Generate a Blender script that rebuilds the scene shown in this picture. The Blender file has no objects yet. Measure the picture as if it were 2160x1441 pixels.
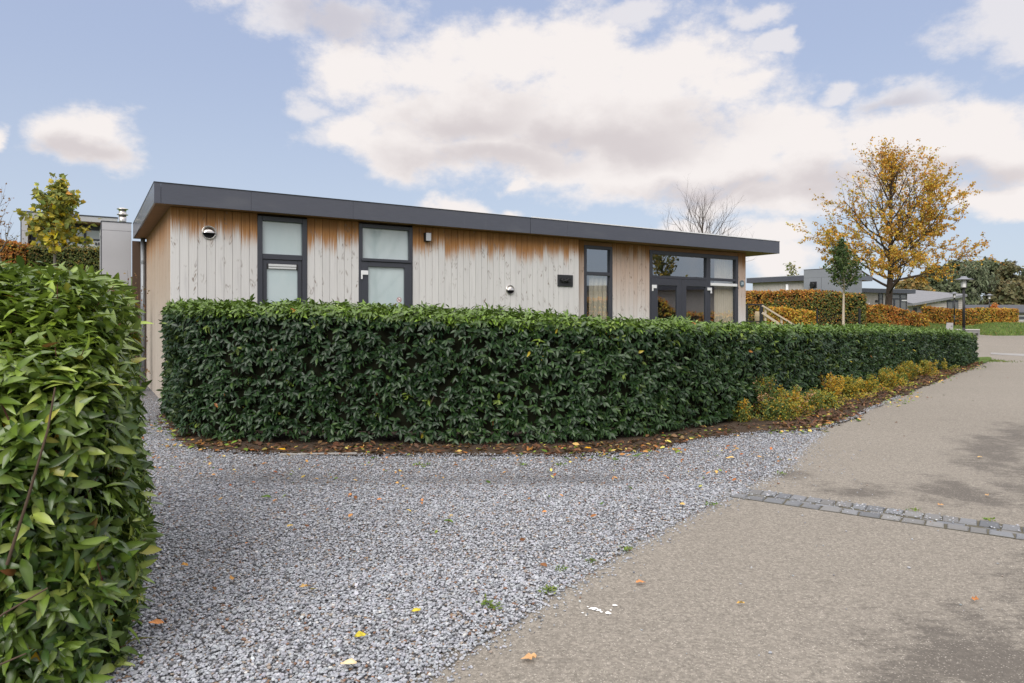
import bpy, bmesh, math, random
import numpy as np
from mathutils import Vector, Matrix

R = math.radians
scene = bpy.context.scene
C = scene.collection

# ------------------------------------------------------------------ camera, sky, sun, exposure
F, HZ, CX, EYE = 1440.0, 676.0, 1080.0, 1.5      # photo: focal length (px), horizon row, centre column, eye height (m)
cam = bpy.data.cameras.new('camera'); cam_o = bpy.data.objects.new('camera', cam); C.objects.link(cam_o)
cam.sensor_width = 36.0; cam.lens = 24.0; cam.shift_y = -(720.5 - HZ) / 2160.0
cam.clip_start = 0.05; cam.clip_end = 3000
cam_o.location = (0, 0, EYE); cam_o.rotation_euler = (R(90), 0, 0)
scene.camera = cam_o

scene.view_settings.view_transform = 'Standard'; scene.view_settings.look = 'None'
scene.view_settings.gamma = 1.0; scene.view_settings.use_curve_mapping = False
EXPO = 0.90
scene.view_settings.exposure = EXPO
KX = 2 ** EXPO

SUN_AZ, SUN_EL = R(199), R(38)                   # compass bearing from +Y clockwise, elevation
sun = bpy.data.lights.new('sun', 'SUN'); sun.energy = 1.5; sun.angle = R(40); sun.color = (1.0, 0.955, 0.90)
sun_o = bpy.data.objects.new('sun', sun); C.objects.link(sun_o)
sd = Vector((math.sin(SUN_AZ) * math.cos(SUN_EL), math.cos(SUN_AZ) * math.cos(SUN_EL), math.sin(SUN_EL)))
sun_o.rotation_euler = sd.to_track_quat('Z', 'Y').to_euler(); sun_o.location = sd * 60


def lin(r, g, b, k=1.0):
    f = lambda c: ((c / 255 + 0.055) / 1.055) ** 2.4 if c > 10 else c / 255 / 12.92
    return (f(r) * k, f(g) * k, f(b) * k)


def build_sky():
    w = bpy.data.worlds.new('World'); scene.world = w; w.use_nodes = True
    nt = w.node_tree; N = nt.nodes; Lk = nt.links.new
    for n in list(N): N.remove(n)
    out = N.new('ShaderNodeOutputWorld'); bg = N.new('ShaderNodeBackground'); Lk(bg.outputs[0], out.inputs[0])
    bg.inputs[1].default_value = 0.1

    def M(op, a, b=None, c=None, clamp=False):
        n = N.new('ShaderNodeMath'); n.operation = op; n.use_clamp = clamp
        for i, v in enumerate((a, b, c)):
            if v is None: continue
            if isinstance(v, (int, float)): n.inputs[i].default_value = v
            else: Lk(v, n.inputs[i])
        return n.outputs[0]

    def mix(f, a, b):
        n = N.new('ShaderNodeMix'); n.data_type = 'RGBA'
        for s, v in ((n.inputs[0], f), (n.inputs[6], a), (n.inputs[7], b)):
            if isinstance(v, (int, float)): s.default_value = v
            elif isinstance(v, tuple): s.default_value = (*v, 1)
            else: Lk(v, s)
        return n.outputs[2]

    def sstep(x, lo, hi):
        n = N.new('ShaderNodeMapRange'); n.interpolation_type = 'SMOOTHSTEP'
        Lk(x, n.inputs[0]); n.inputs[1].default_value = lo; n.inputs[2].default_value = hi
        return n.outputs[0]

    tc = N.new('ShaderNodeTexCoord'); sep = N.new('ShaderNodeSeparateXYZ'); Lk(tc.outputs['Generated'], sep.inputs[0])
    x, y, z = sep.outputs
    sky = N.new('ShaderNodeTexSky'); sky.sky_type = 'NISHITA'; sky.sun_disc = False
    sky.sun_elevation = SUN_EL; sky.sun_rotation = SUN_AZ; sky.air_density = 1.0; sky.dust_density = 1.5; sky.ozone_density = 1.2
    az = M('ARCTAN2', x, y); el = M('ARCSINE', z)

    def noise(vec, scale, detail, rough=0.55):
        n = N.new('ShaderNodeTexNoise'); n.inputs['Scale'].default_value = scale; n.inputs['Detail'].default_value = detail
        n.inputs['Roughness'].default_value = rough
        Lk(vec, n.inputs['Vector']); return n
    comb = N.new('ShaderNodeCombineXYZ'); Lk(az, comb.inputs[0]); Lk(M('MULTIPLY', el, 1.5), comb.inputs[1])
    nw = noise(comb.outputs[0], 7.0, 6)
    vs = N.new('ShaderNodeVectorMath'); vs.operation = 'MULTIPLY_ADD'; Lk(nw.outputs['Color'], vs.inputs[0])
    vs.inputs[1].default_value = (0.15, 0.10, 0); vs.inputs[2].default_value = (-0.075, -0.05, 0)
    p0 = N.new('ShaderNodeCombineXYZ'); Lk(az, p0.inputs[0]); Lk(el, p0.inputs[1])
    va = N.new('ShaderNodeVectorMath'); va.operation = 'ADD'; Lk(p0.outputs[0], va.inputs[0]); Lk(vs.outputs[0], va.inputs[1])
    pw = va.outputs[0]
    nf = noise(comb.outputs[0], 8.5, 12, 0.66).outputs['Fac']
    nb = noise(comb.outputs[0], 7.0, 8, 0.58).outputs['Fac']

    def blobs(lst, vec):
        cur = None
        for px, py, rx, ry in lst:
            a = math.atan((px - CX) / F); e = math.atan((HZ - py) / F * math.cos(a))
            ra = rx / F * math.cos(a) ** 2; re = ry / F * math.cos(a)
            n = N.new('ShaderNodeVectorMath'); n.operation = 'MULTIPLY_ADD'; Lk(vec, n.inputs[0])
            n.inputs[1].default_value = (1 / ra, 1 / re, 0); n.inputs[2].default_value = (-a / ra, -e / re, 0)
            l = N.new('ShaderNodeVectorMath'); l.operation = 'LENGTH'; Lk(n.outputs[0], l.inputs[0])
            v = M('SUBTRACT', 1.0, l.outputs['Value'])
            cur = v if cur is None else M('SMOOTH_MAX', cur, v, 0.12)
        return cur
    bl = [(770, 130, 150, 80), (920, 140, 200, 85), (1080, 130, 190, 100), (1220, 120, 200, 110), (1400, 150, 200, 100),
          (1510, 185, 110, 70), (1000, 230, 280, 110), (1250, 240, 320, 130), (1420, 270, 280, 120), (740, 270, 110, 55),
          (860, 310, 150, 60), (1050, 320, 280, 75), (1300, 350, 340, 80), (1500, 340, 280, 110), (1630, 280, 140, 90),
          (1710, 360, 160, 110), (1900, 310, 190, 110), (2050, 265, 200, 90), (2170, 290, 140, 110), (1850, 380, 230, 60), (1600, 420, 190, 55), (2110, 410, 150, 50), (165, 280, 115, 60), (190, 315, 110, 42), (-5, 282, 42, 34), (960, 438, 95, 32), (1065, 452, 55, 15), (1085, 392, 34, 22), (1600, 505, 120, 55), (1450, 485, 70, 40),
          (1640, 545, 90, 35), (2120, 445, 70, 28),
          (400, -160, 500, 110), (1400, -220, 600, 120)]
    d = blobs(bl, pw)
    wk = blobs([(590, 30, 110, 50), (730, 25, 150, 50), (2120, 30, 190, 85), (2160, 105, 110, 55), (650, 205, 70, 36), (1340, 18, 80, 34), (1590, 10, 90, 28), (1600, 72, 60, 16), (1780, 185, 60, 24), (1890, 205, 130, 42), (690, 275, 80, 45)], pw)
    dn = M('ADD', d, M('MULTIPLY', M('SUBTRACT', nf, 0.5), 2.1))
    mask = sstep(dn, -0.14, 0.58)
    mask = M('MAXIMUM', mask, M('MULTIPLY', sstep(M('ADD', wk, M('MULTIPLY', M('SUBTRACT', nf, 0.5), 2.6)), -0.15, 0.6), 0.72))
    # open sky outside the photographed part: broken cloud, closing overhead
    nc = noise(tc.outputs['Generated'], 2.2, 6).outputs['Fac']
    outside = M('MAXIMUM', sstep(M('ABSOLUTE', az), 0.66, 0.85), sstep(el, 0.50, 0.72))
    cover = sstep(M('ADD', nc, M('MULTIPLY', sstep(el, 0.3, 1.2), 0.25)), 0.47, 0.60)
    mask = M('MAXIMUM', mask, M('MULTIPLY', cover, outside))
    gr = blobs([(1270, 285, 300, 60), (1050, 335, 240, 42), (1330, 300, 190, 50), (2060, 350, 230, 40), (1500, 395, 240, 30),
                (1890, 215, 90, 25), (1720, 400, 220, 40), (200, 320, 90, 30), (700, 30, 150, 40), (1000, 250, 160, 60)], pw)
    g = M('MULTIPLY', sstep(M('ADD', gr, M('MULTIPLY', M('SUBTRACT', nb, 0.5), 1.6)), -0.35, 0.9), 0.85)
    k = 10 / KX
    c_white = lin(247, 241, 239, k); c_grey = lin(211, 203, 205, k)
    cl = mix(g, c_white, c_grey)
    boost = M('ADD', 1.0, M('MULTIPLY', sstep(el, 0.50, 1.1), 1.6))
    vb = N.new('ShaderNodeVectorMath'); vb.operation = 'SCALE'; Lk(cl, vb.inputs[0]); Lk(boost, vb.inputs['Scale'])
    # clear air: the physical sky, whitened by thin haze
    haze = mix(sstep(el, 0.0, 0.42), lin(200, 212, 228, k), lin(174, 188, 219, k))
    clear = mix(0.88, sky.outputs[0], haze)
    col = mix(mask, clear, vb.outputs[0])
    Lk(col, bg.inputs[0])


build_sky()


# ------------------------------------------------------------------ helpers
def at(px, py, Y):
    return Vector(((px - CX) / F * Y, Y, EYE + (HZ - py) / F * Y))


def gp(px, py, z=0.0):
    Y = F * (EYE - z) / (py - HZ)
    return ((px - CX) / F * Y, Y)


def ss(a, b, x):
    t = np.clip((np.asarray(x, float) - a) / (b - a), 0, 1)
    return t * t * (3 - 2 * t)


def T(x, y):
    """terrain height"""
    x = np.asarray(x, float); y = np.asarray(y, float)
    yy = np.maximum(y, 1.0); r = x / yy
    dist = (x - 4.33) * -0.727 + (y - 11.1) * 0.686
    lawn = np.clip(0.125 * (dist - 0.8), 0, 1.25) * ss(7, 11, x)
    zr = 0.008 * np.clip(y - 20, 0, 34) + 0.95 * ss(54, 63, y - (x - 37) * 0.10)
    k = ss(0.655, 0.70, r)
    z = lawn * (1 - k) + zr * k
    d = -0.6 * x + 0.8 * y
    z = z + 3.3 * ss(19, 31, d) * ss(-3, -9, x)
    far = np.hypot(x, y)
    return z + 0.0 * far


def tz(x, y): return float(T(x, y))


def new_obj(name, mesh, parent=None):
    o = bpy.data.objects.new(name, mesh); C.objects.link(o)
    if parent: o.parent = parent
    return o


def empty(name, loc=(0, 0, 0), rz=0.0):
    o = bpy.data.objects.new(name, None); C.objects.link(o); o.location = loc; o.rotation_euler = (0, 0, rz)
    o.empty_display_size = 0.2
    return o


def tag(o, label, cat, group=None):
    o['label'] = label; o['category'] = cat
    if group: o['group'] = group
    return o


def kind(o, k): o['kind'] = k; return o


def np_mesh(name, V, Fc, mat, parent=None, col=None, smooth=False):
    """mesh object from numpy verts (n,3) and a list of face index arrays (m,k)"""
    me = bpy.data.meshes.new(name)
    V = np.asarray(V, np.float32)
    if not isinstance(Fc, (list, tuple)): Fc = [Fc]
    Fc = [np.asarray(f, np.int32) for f in Fc if len(f)]
    me.vertices.add(len(V)); me.vertices.foreach_set('co', V.ravel())
    tot = np.concatenate([np.full(len(f), f.shape[1], np.int32) for f in Fc])
    idx = np.concatenate([f.ravel() for f in Fc])
    me.loops.add(len(idx)); me.loops.foreach_set('vertex_index', idx)
    me.polygons.add(len(tot)); st = np.zeros(len(tot), np.int32); st[1:] = np.cumsum(tot)[:-1]
    me.polygons.foreach_set('loop_start', st)
    try: me.polygons.foreach_set('loop_total', tot)
    except Exception: pass
    me.polygons.foreach_set('use_smooth', np.full(len(tot), bool(smooth)))
    if col is not None:
        a = me.color_attributes.new('Col', 'FLOAT_COLOR', 'POINT')
        c4 = np.ones((len(V), 4), np.float32); c4[:, :3] = col
        a.data.foreach_set('color', c4.ravel())
    me.update(calc_edges=True); me.validate()
    if mat: me.materials.append(mat)
    return new_obj(name, me, parent)


def add_box(bm, x0, x1, y0, y1, z0, z1, bev=0.0, mi=0):
    x0, x1 = sorted((x0, x1)); y0, y1 = sorted((y0, y1)); z0, z1 = sorted((z0, z1))
    vs = [bm.verts.new(p) for p in ((x0, y0, z0), (x1, y0, z0), (x1, y1, z0), (x0, y1, z0),
                                    (x0, y0, z1), (x1, y0, z1), (x1, y1, z1), (x0, y1, z1))]
    fs = [bm.faces.new([vs[i] for i in q]) for q in ((0, 3, 2, 1), (4, 5, 6, 7), (0, 1, 5, 4), (1, 2, 6, 5), (2, 3, 7, 6), (3, 0, 4, 7))]
    for f in fs: f.material_index = mi
    if bev > 0:
        es = list({e for f in fs for e in f.edges})
        bmesh.ops.bevel(bm, geom=es, offset=bev, segments=1, affect='EDGES', profile=0.5)
    return vs


def add_cyl(bm, p, q, r0, r1=None, n=12, caps=True, mi=0):
    p = Vector(p); q = Vector(q); r1 = r0 if r1 is None else r1
    d = (q - p).normalized(); a = d.orthogonal().normalized(); b = d.cross(a)
    A = [bm.verts.new(p + (a * math.cos(t) + b * math.sin(t)) * r0) for t in [2 * math.pi * i / n for i in range(n)]]
    B = [bm.verts.new(q + (a * math.cos(t) + b * math.sin(t)) * r1) for t in [2 * math.pi * i / n for i in range(n)]]
    for i in range(n):
        f = bm.faces.new((A[i], A[(i + 1) % n], B[(i + 1) % n], B[i])); f.smooth = True; f.material_index = mi
    if caps:
        f = bm.faces.new(A[::-1]); f.material_index = mi
        f = bm.faces.new(B); f.material_index = mi


def add_lathe(bm, prof, o=(0, 0, 0), n=20, mi=0):
    """profile [(r,z)] turned about z"""
    o = Vector(o); rings = []
    for r, z in prof:
        rings.append([bm.verts.new(o + Vector((r * math.cos(2 * math.pi * i / n), r * math.sin(2 * math.pi * i / n), z))) for i in range(n)])
    for A, B in zip(rings, rings[1:]):
        for i in range(n):
            f = bm.faces.new((A[i], A[(i + 1) % n], B[(i + 1) % n], B[i])); f.smooth = True; f.material_index = mi


def bm_obj(name, bm, mats, parent=None, bevel=0.0):
    me = bpy.data.meshes.new(name); bm.normal_update(); bm.to_mesh(me); bm.free()
    for m in (mats if isinstance(mats, (list, tuple)) else [mats]): me.materials.append(m)
    return new_obj(name, me, parent)


def boxes(name, lst, mat, parent=None, bev=0.0):
    bm = bmesh.new()
    for b in lst: add_box(bm, *b, bev=bev)
    return bm_obj(name, bm, mat, parent)


_ph = np.random.default_rng(5).uniform(0, 6.28, (24, 4))


def snoise(P, scale):
    """smooth pseudo noise about -1..1"""
    P = np.asarray(P, float) * scale; s = np.zeros(len(P))
    rng = np.random.default_rng(11); 
    for i in range(9):
        k = rng.normal(size=3) * (0.7 + 0.25 * i); s += np.sin(P @ k + _ph[i, 0]) / (1 + 0.22 * i)
    return s / 3.0


# ------------------------------------------------------------------ materials
class NT:
    def __init__(self, name):
        self.m = bpy.data.materials.new(name); self.m.use_nodes = True
        self.t = self.m.node_tree; self.N = self.t.nodes; self.L = self.t.links.new
        self.b = self.N['Principled BSDF']; self.out = self.N['Material Output']

    def set(self, s, v):
        if isinstance(v, (int, float)): s.default_value = v
        elif isinstance(v, tuple): s.default_value = (*v, 1) if len(v) == 3 and s.type == 'RGBA' else v
        else: self.L(v, s)

    def p(self, **k):
        nm = dict(col='Base Color', rough='Roughness', metal='Metallic', spec='Specular IOR Level', nrm='Normal', coat='Coat Weight')
        for a, v in k.items(): self.set(self.b.inputs[nm[a]], v)
        return self

    def co(self, out='Object', scale=(1, 1, 1)):
        tc = self.N.new('ShaderNodeTexCoord'); mp = self.N.new('ShaderNodeMapping'); self.L(tc.outputs[out], mp.inputs[0])
        mp.inputs['Scale'].default_value = scale
        return mp.outputs[0]

    def geo(self): return self.N.new('ShaderNodeNewGeometry')

    def noise(self, vec, scale, detail=4, rough=0.55, dist=0.0):
        n = self.N.new('ShaderNodeTexNoise'); self.L(vec, n.inputs['Vector'])
        n.inputs['Scale'].default_value = scale; n.inputs['Detail'].default_value = detail
        n.inputs['Roughness'].default_value = rough; n.inputs['Distortion'].default_value = dist
        return n

    def vor(self, vec, scale, feature='F1'):
        n = self.N.new('ShaderNodeTexVoronoi'); n.feature = feature; self.L(vec, n.inputs['Vector']); n.inputs['Scale'].default_value = scale
        return n

    def M(self, op, a, b=None, c=None, clamp=False):
        n = self.N.new('ShaderNodeMath'); n.operation = op; n.use_clamp = clamp
        for i, v in enumerate((a, b, c)):
            if v is not None: self.set(n.inputs[i], v)
        return n.outputs[0]

    def ss(self, x, lo, hi, a=0.0, b=1.0):
        n = self.N.new('ShaderNodeMapRange'); n.interpolation_type = 'SMOOTHSTEP'; self.set(n.inputs[0], x)
        self.set(n.inputs[1], lo); self.set(n.inputs[2], hi); n.inputs[3].default_value = a; n.inputs[4].default_value = b
        return n.outputs[0]

    def mix(self, f, a, b, mode='MIX'):
        n = self.N.new('ShaderNodeMix'); n.data_type = 'RGBA'; n.blend_type = mode
        self.set(n.inputs[0], f); self.set(n.inputs[6], a); self.set(n.inputs[7], b)
        return n.outputs[2]

    def bump(self, h, strength, dist=0.01):
        n = self.N.new('ShaderNodeBump'); n.inputs['Strength'].default_value = strength; n.inputs['Distance'].default_value = dist
        self.L(h, n.inputs['Height']); return n.outputs[0]

    def attr(self, name='Col'):
        n = self.N.new('ShaderNodeAttribute'); n.attribute_name = name; return n

    def sep(self, v):
        n = self.N.new('ShaderNodeSeparateXYZ'); self.L(v, n.inputs[0]); return n.outputs


def plain(name, col, rough=0.5, metal=0.0, var=0.12, scale=6.0, bump=0.0, spec=0.5):
    n = NT(name); v = n.co(); f = n.noise(v, scale, 5).outputs['Fac']
    n.p(col=n.mix(f, tuple(c * (1 - var) for c in col), tuple(min(1, c * (1 + var)) for c in col)), rough=rough, metal=metal, spec=spec)
    if bump: n.p(nrm=n.bump(n.noise(v, scale * 8, 4).outputs['Fac'], bump, 0.005))
    return n.m


def foliage(name, rough=0.45, trans=0.25, spec=0.4):
    n = NT(name); a = n.attr(); geo = n.geo()
    back = n.mix(n.M('MULTIPLY', geo.outputs['Backfacing'], 0.35), a.outputs['Color'], (0.16, 0.20, 0.08))
    n.p(col=back, rough=rough, spec=spec)
    if trans:
        tr = n.N.new('ShaderNodeBsdfTranslucent'); n.L(a.outputs['Color'], tr.inputs['Color'])
        mx = n.N.new('ShaderNodeMixShader'); mx.inputs[0].default_value = trans
        n.L(n.b.outputs[0], mx.inputs[1]); n.L(tr.outputs[0], mx.inputs[2]); n.L(mx.outputs[0], n.out.inputs[0])
    return n.m


def bark(name, col):
    n = NT(name); v = n.co(scale=(6, 6, 1.2)); f = n.noise(v, 4, 6).outputs['Fac']
    n.p(col=n.mix(f, tuple(c * 0.6 for c in col), tuple(c * 1.35 for c in col)), rough=0.9, spec=0.2, nrm=n.bump(f, 0.5, 0.02))
    return n.m


def cladding_mat(name, zone, soft, tone=(0.635, 0.625, 0.62), zs=3.395, fresh=0.0):
    """silvered vertical pine boards; the wood nearest the eaves (zone metres) still orange"""
    n = NT(name)
    tc = n.N.new('ShaderNodeTexCoord'); x, y, z = n.sep(tc.outputs['Object'])
    a = n.attr(); rnd = n.sep(a.outputs['Color'])           # r random, g position across the board 0..1
    r1, uu, r3 = rnd
    def vec(px, pz):
        c = n.N.new('ShaderNodeCombineXYZ'); n.set(c.inputs[0], px); n.set(c.inputs[1], n.M('MULTIPLY', r1, 37.0)); n.set(c.inputs[2], pz)
        return c.outputs[0]
    zo = n.M('ADD', z, n.M('MULTIPLY', r1, 91.0))
    grain = n.noise(vec(n.M('MULTIPLY', uu, 9.0), n.M('MULTIPLY', zo, 0.9)), 1.6, 6, 0.6, 0.4).outputs['Fac']
    fine = n.noise(vec(n.M('MULTIPLY', uu, 30.0), n.M('MULTIPLY', zo, 1.4)), 1.5, 4, 0.6).outputs['Fac']
    # knots and the feathered grain round them
    warp = n.noise(vec(n.M('MULTIPLY', uu, 2.0), n.M('MULTIPLY', zo, 3.0)), 1.0, 2).outputs['Fac']
    kv = n.vor(vec(n.M('ADD', n.M('MULTIPLY', uu, 1.0), n.M('MULTIPLY', warp, 0.5)), n.M('ADD', n.M('MULTIPLY', zo, 4.6), n.M('MULTIPLY', n.M('ABSOLUTE', n.M('SUBTRACT', uu, 0.5)), -1.1))), 1.0)
    kd = kv.outputs['Distance']
    on = n.ss(n.noise(vec(0.0, zo), 3.2, 2).outputs['Fac'], 0.41, 0.52)
    knot = n.M('MULTIPLY', n.ss(kd, 0.17, 0.07), on)
    ring = n.M('MULTIPLY', n.M('MULTIPLY', n.ss(n.M('ABSOLUTE', n.M('SUBTRACT', kd, n.M('ADD', 0.24, n.M('MULTIPLY', fine, 0.14)))), 0.085, 0.0), n.ss(warp, 0.46, 0.60)), on)
    grey = n.mix(grain, tuple(c * 0.80 for c in tone), tuple(c * 1.16 for c in tone))
    grey = n.mix(n.M('MULTIPLY', n.M('SUBTRACT', fine, 0.35), 0.55, clamp=True), grey, (0.36, 0.335, 0.315))
    bl = n.ss(n.noise(vec(n.M('MULTIPLY', uu, 1.5), zo), 1.1, 3).outputs['Fac'], 0.55, 0.75)
    grey = n.mix(n.M('MULTIPLY', bl, 0.22), grey, (0.30, 0.29, 0.31))
    grey = n.mix(n.M('MULTIPLY', r3, 0.28), grey, tuple(c * 0.72 for c in tone))
    org = n.mix(grain, (0.30, 0.125, 0.034), (0.52, 0.28, 0.115))
    org = n.mix(n.M('MULTIPLY', n.ss(fine, 0.45, 0.68), 0.75), org, (0.17, 0.060, 0.015))
    depth = n.M('SUBTRACT', zs, z)
    edge = n.M('ADD', depth, n.M('ADD', n.M('MULTIPLY', n.M('SUBTRACT', grain, 0.5), 1.5 * zone + 0.12), n.M('ADD', n.M('MULTIPLY', n.M('SUBTRACT', fine, 0.5), 0.9 * zone), n.M('MULTIPLY', n.M('SUBTRACT', r1, 0.5), 0.55 * zone))))
    o_f = n.ss(edge, zone + soft, zone - soft)
    deep = n.M('MULTIPLY', n.ss(edge, zone * 0.75, 0.0), 0.45)
    org = n.mix(deep, org, (0.15, 0.065, 0.025))
    if fresh: o_f = n.M('MAXIMUM', o_f, n.M('MULTIPLY', n.ss(edge, 2.4, 0.3), fresh))
    c = n.mix(o_f, grey, org)
    c = n.mix(n.M('MULTIPLY', knot, 0.75), c, (0.15, 0.10, 0.07))
    c = n.mix(n.M('MULTIPLY', ring, 0.62), c, (0.19, 0.155, 0.135))
    n.p(col=c, rough=0.75, spec=0.25, nrm=n.bump(n.M('ADD', fine, n.M('MULTIPLY', grain, 0.6)), 0.25, 0.004))
    return n.m


def frosted_mat():
    n = NT('frosted_glass'); v = n.co()
    f = n.noise(n.co(scale=(1, 1, .5)), 1.1, 6, 0.65).outputs['Fac']
    n.p(col=n.mix(n.ss(f, 0.3, 0.7), (0.36, 0.455, 0.47), (0.44, 0.515, 0.53)), rough=0.30, spec=0.5, coat=1.0)
    n.b.inputs['Coat IOR'].default_value = 1.9
    n.b.inputs['Coat Roughness'].default_value = 0.04
    return n.m


def glass_mat():
    n = NT('clear_glass')
    tr = n.N.new('ShaderNodeBsdfTransparent'); tr.inputs[0].default_value = (0.90, 0.925, 0.92, 1)
    gl = n.N.new('ShaderNodeBsdfGlossy'); gl.inputs['Roughness'].default_value = 0.0; gl.inputs[0].default_value = (0.95, 0.97, 1, 1)
    fr = n.N.new('ShaderNodeFresnel'); fr.inputs[0].default_value = 3.6
    mx = n.N.new('ShaderNodeMixShader'); n.L(n.M('MULTIPLY', fr.outputs[0], n.M('SUBTRACT', 1.0, n.geo().outputs['Backfacing'])), mx.inputs[0]); n.L(tr.outputs[0], mx.inputs[1]); n.L(gl.outputs[0], mx.inputs[2])
    n.L(mx.outputs[0], n.out.inputs[0]); n.N.remove(n.b)
    return n.m


def fascia_mat(name, k=1.0):
    n = NT(name); v = n.co(scale=(1.2, 1.2, 30)); f = n.noise(v, 4, 6, 0.65).outputs['Fac']
    f2 = n.noise(n.co(scale=(1, 1, 3)), 1.2, 4).outputs['Fac']
    c = n.mix(f, (0.052 * k, 0.056 * k, 0.074 * k), (0.090 * k, 0.096 * k, 0.122 * k))
    c = n.mix(n.M('MULTIPLY', n.ss(f2, 0.5, 0.8), 0.35), c, (0.12 * k, 0.122 * k, 0.135 * k))
    rs = n.ss(n.noise(n.co(scale=(3.0, 3.0, 0.25)), 2.2, 5, 0.7).outputs['Fac'], 0.58, 0.78)
    c = n.mix(n.M('MULTIPLY', rs, 0.22), c, (0.17 * k, 0.175 * k, 0.19 * k))
    n.p(col=c, rough=0.27, spec=0.5)
    return n.m


def asphalt_mat():
    n = NT('worn_asphalt'); v = n.co()
    big = n.noise(v, 0.35, 4).outputs['Fac']; mid = n.noise(v, 2.2, 5, 0.6).outputs['Fac']; fine = n.noise(v, 60, 4, 0.7).outputs['Fac']
    base = n.mix(big, (0.215, 0.196, 0.168), (0.285, 0.262, 0.228))
    base = n.mix(n.M('MULTIPLY', mid, 0.40), base, (0.225, 0.205, 0.178))
    base = n.mix(n.ss(fine, 0.35, 0.7), n.mix(0.5, base, (0.13, 0.118, 0.10)), base)
    # exposed chippings, white, tan and dark
    vo = n.vor(v, 105); ch = n.ss(vo.outputs['Distance'], 0.42, 0.26)
    cs = n.sep(vo.outputs['Color'])
    pal = n.mix(cs[0], (0.36, 0.33, 0.285), (0.52, 0.49, 0.44)); pal = n.mix(n.ss(cs[2], 0.78, 0.84), pal, (0.34, 0.20, 0.11))
    sel = n.M('MULTIPLY', ch, n.M('MULTIPLY', n.ss(cs[1], 0.50, 0.95), 0.9))
    base = n.mix(n.M('MULTIPLY', sel, 0.8), base, pal)
    vd = n.vor(v, 120); dk = n.M('MULTIPLY', n.ss(vd.outputs['Distance'], 0.32, 0.2), n.ss(n.sep(vd.outputs['Color'])[1], 0.72, 0.8))
    base = n.mix(n.M('MULTIPLY', dk, 0.7), base, (0.06, 0.053, 0.047))
    gc = n.sep(n.vor(v, 78).outputs['Color']); base = n.mix(1.0, base, n.mix(gc[0], (0.80, 0.80, 0.80), (1.21, 1.21, 1.21)), 'MULTIPLY')
    gd = n.noise(v, 24, 3, 0.6).outputs['Fac']; base = n.mix(1.0, base, n.mix(n.ss(gd, 0.3, 0.7), (0.94, 0.94, 0.94), (1.06, 1.06, 1.06)), 'MULTIPLY')
    # old damp stains along the outer lane
    x, y, z = n.sep(v)
    wv = n.noise(n.co(scale=(1.0, 0.8, 1)), 2.4, 9, 0.68)
    st = None
    for (cx, cy, rx, ry, rot) in [(2.05, 3.05, 0.55, 0.62, 0.5), (2.75, 3.35, 0.35, 1.0, -0.5), (1.55, 2.75, 0.45, 0.20, 0.3), (3.0, 2.6, 0.5, 0.6, 0),
                                  (3.9, 5.9, 0.5, 0.7, -0.4), (4.9, 6.3, 0.55, 1.8, -0.6), (3.05, 6.0, 0.55, 0.30, 0.2), (5.5, 7.8, 0.45, 1.8, -0.6), (3.4, 4.1, 0.35, 0.75, -0.5),
                                  (2.35, 6.7, 0.7, 0.35, 0.3), (6.6, 8.9, 0.4, 1.6, -0.6)]:
        dx = n.M('SUBTRACT', x, cx); dy = n.M('SUBTRACT', y, cy); cr, sr = math.cos(rot), math.sin(rot)
        ex = n.M('DIVIDE', n.M('ADD', n.M('MULTIPLY', dx, cr), n.M('MULTIPLY', dy, sr)), rx)
        ey = n.M('DIVIDE', n.M('SUBTRACT', n.M('MULTIPLY', dy, cr), n.M('MULTIPLY', dx, sr)), ry)
        q = n.M('SUBTRACT', 1.0, n.M('SQRT', n.M('ADD', n.M('MULTIPLY', ex, ex), n.M('MULTIPLY', ey, ey))))
        st = q if st is None else n.M('MAXIMUM', st, q)
    st = n.ss(n.M('ADD', n.M('ADD', st, -0.12), n.M('ADD', n.M('MULTIPLY', n.M('SUBTRACT', wv.outputs['Fac'], 0.5), 3.4), n.M('ADD', n.M('MULTIPLY', n.M('SUBTRACT', fine, 0.5), 2.2), n.M('MULTIPLY', n.M('SUBTRACT', n.noise(n.co(scale=(0.7, 2.2, 1)), 9.0, 5, 0.7).outputs['Fac'], 0.5), 2.4)))), -0.15, 0.75)
    sp = n.ss(n.noise(n.co(scale=(0.8, 2.6, 1)), 2.0, 6, 0.65).outputs['Fac'], 0.60, 0.72)
    st = n.M('MAXIMUM', n.M('MULTIPLY', st, 0.72), n.M('MULTIPLY', sp, 0.28))
    base = n.mix(n.M('MULTIPLY', st, n.M('SUBTRACT', 1.0, n.M('MULTIPLY', sel, 0.8))), base, (0.072, 0.064, 0.057))
    h = n.M('ADD', fine, n.M('MULTIPLY', ch, 0.7))
    n.p(col=base, rough=n.mix(st, (0.92, 0.92, 0.92), (0.78, 0.78, 0.78)), spec=0.25, nrm=n.bump(h, 0.55, 0.006))
    return n.m


def gravel_base_mat():
    n = NT('gravel_bed'); v = n.co(); vo = n.vor(v, 62); cs = n.sep(vo.outputs['Color'])
    c = n.mix(cs[0], (0.15, 0.155, 0.17), (0.46, 0.47, 0.49)); c = n.mix(n.ss(vo.outputs['Distance'], 0.35, 0.62), c, (0.05, 0.05, 0.055))
    c = n.mix(n.ss(cs[1], 0.93, 0.95), c, (0.30, 0.20, 0.13))
    n.p(col=c, rough=0.85, spec=0.3, nrm=n.bump(n.ss(vo.outputs['Distance'], 0.7, 0.0), 0.9, 0.012))
    return n.m


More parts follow.
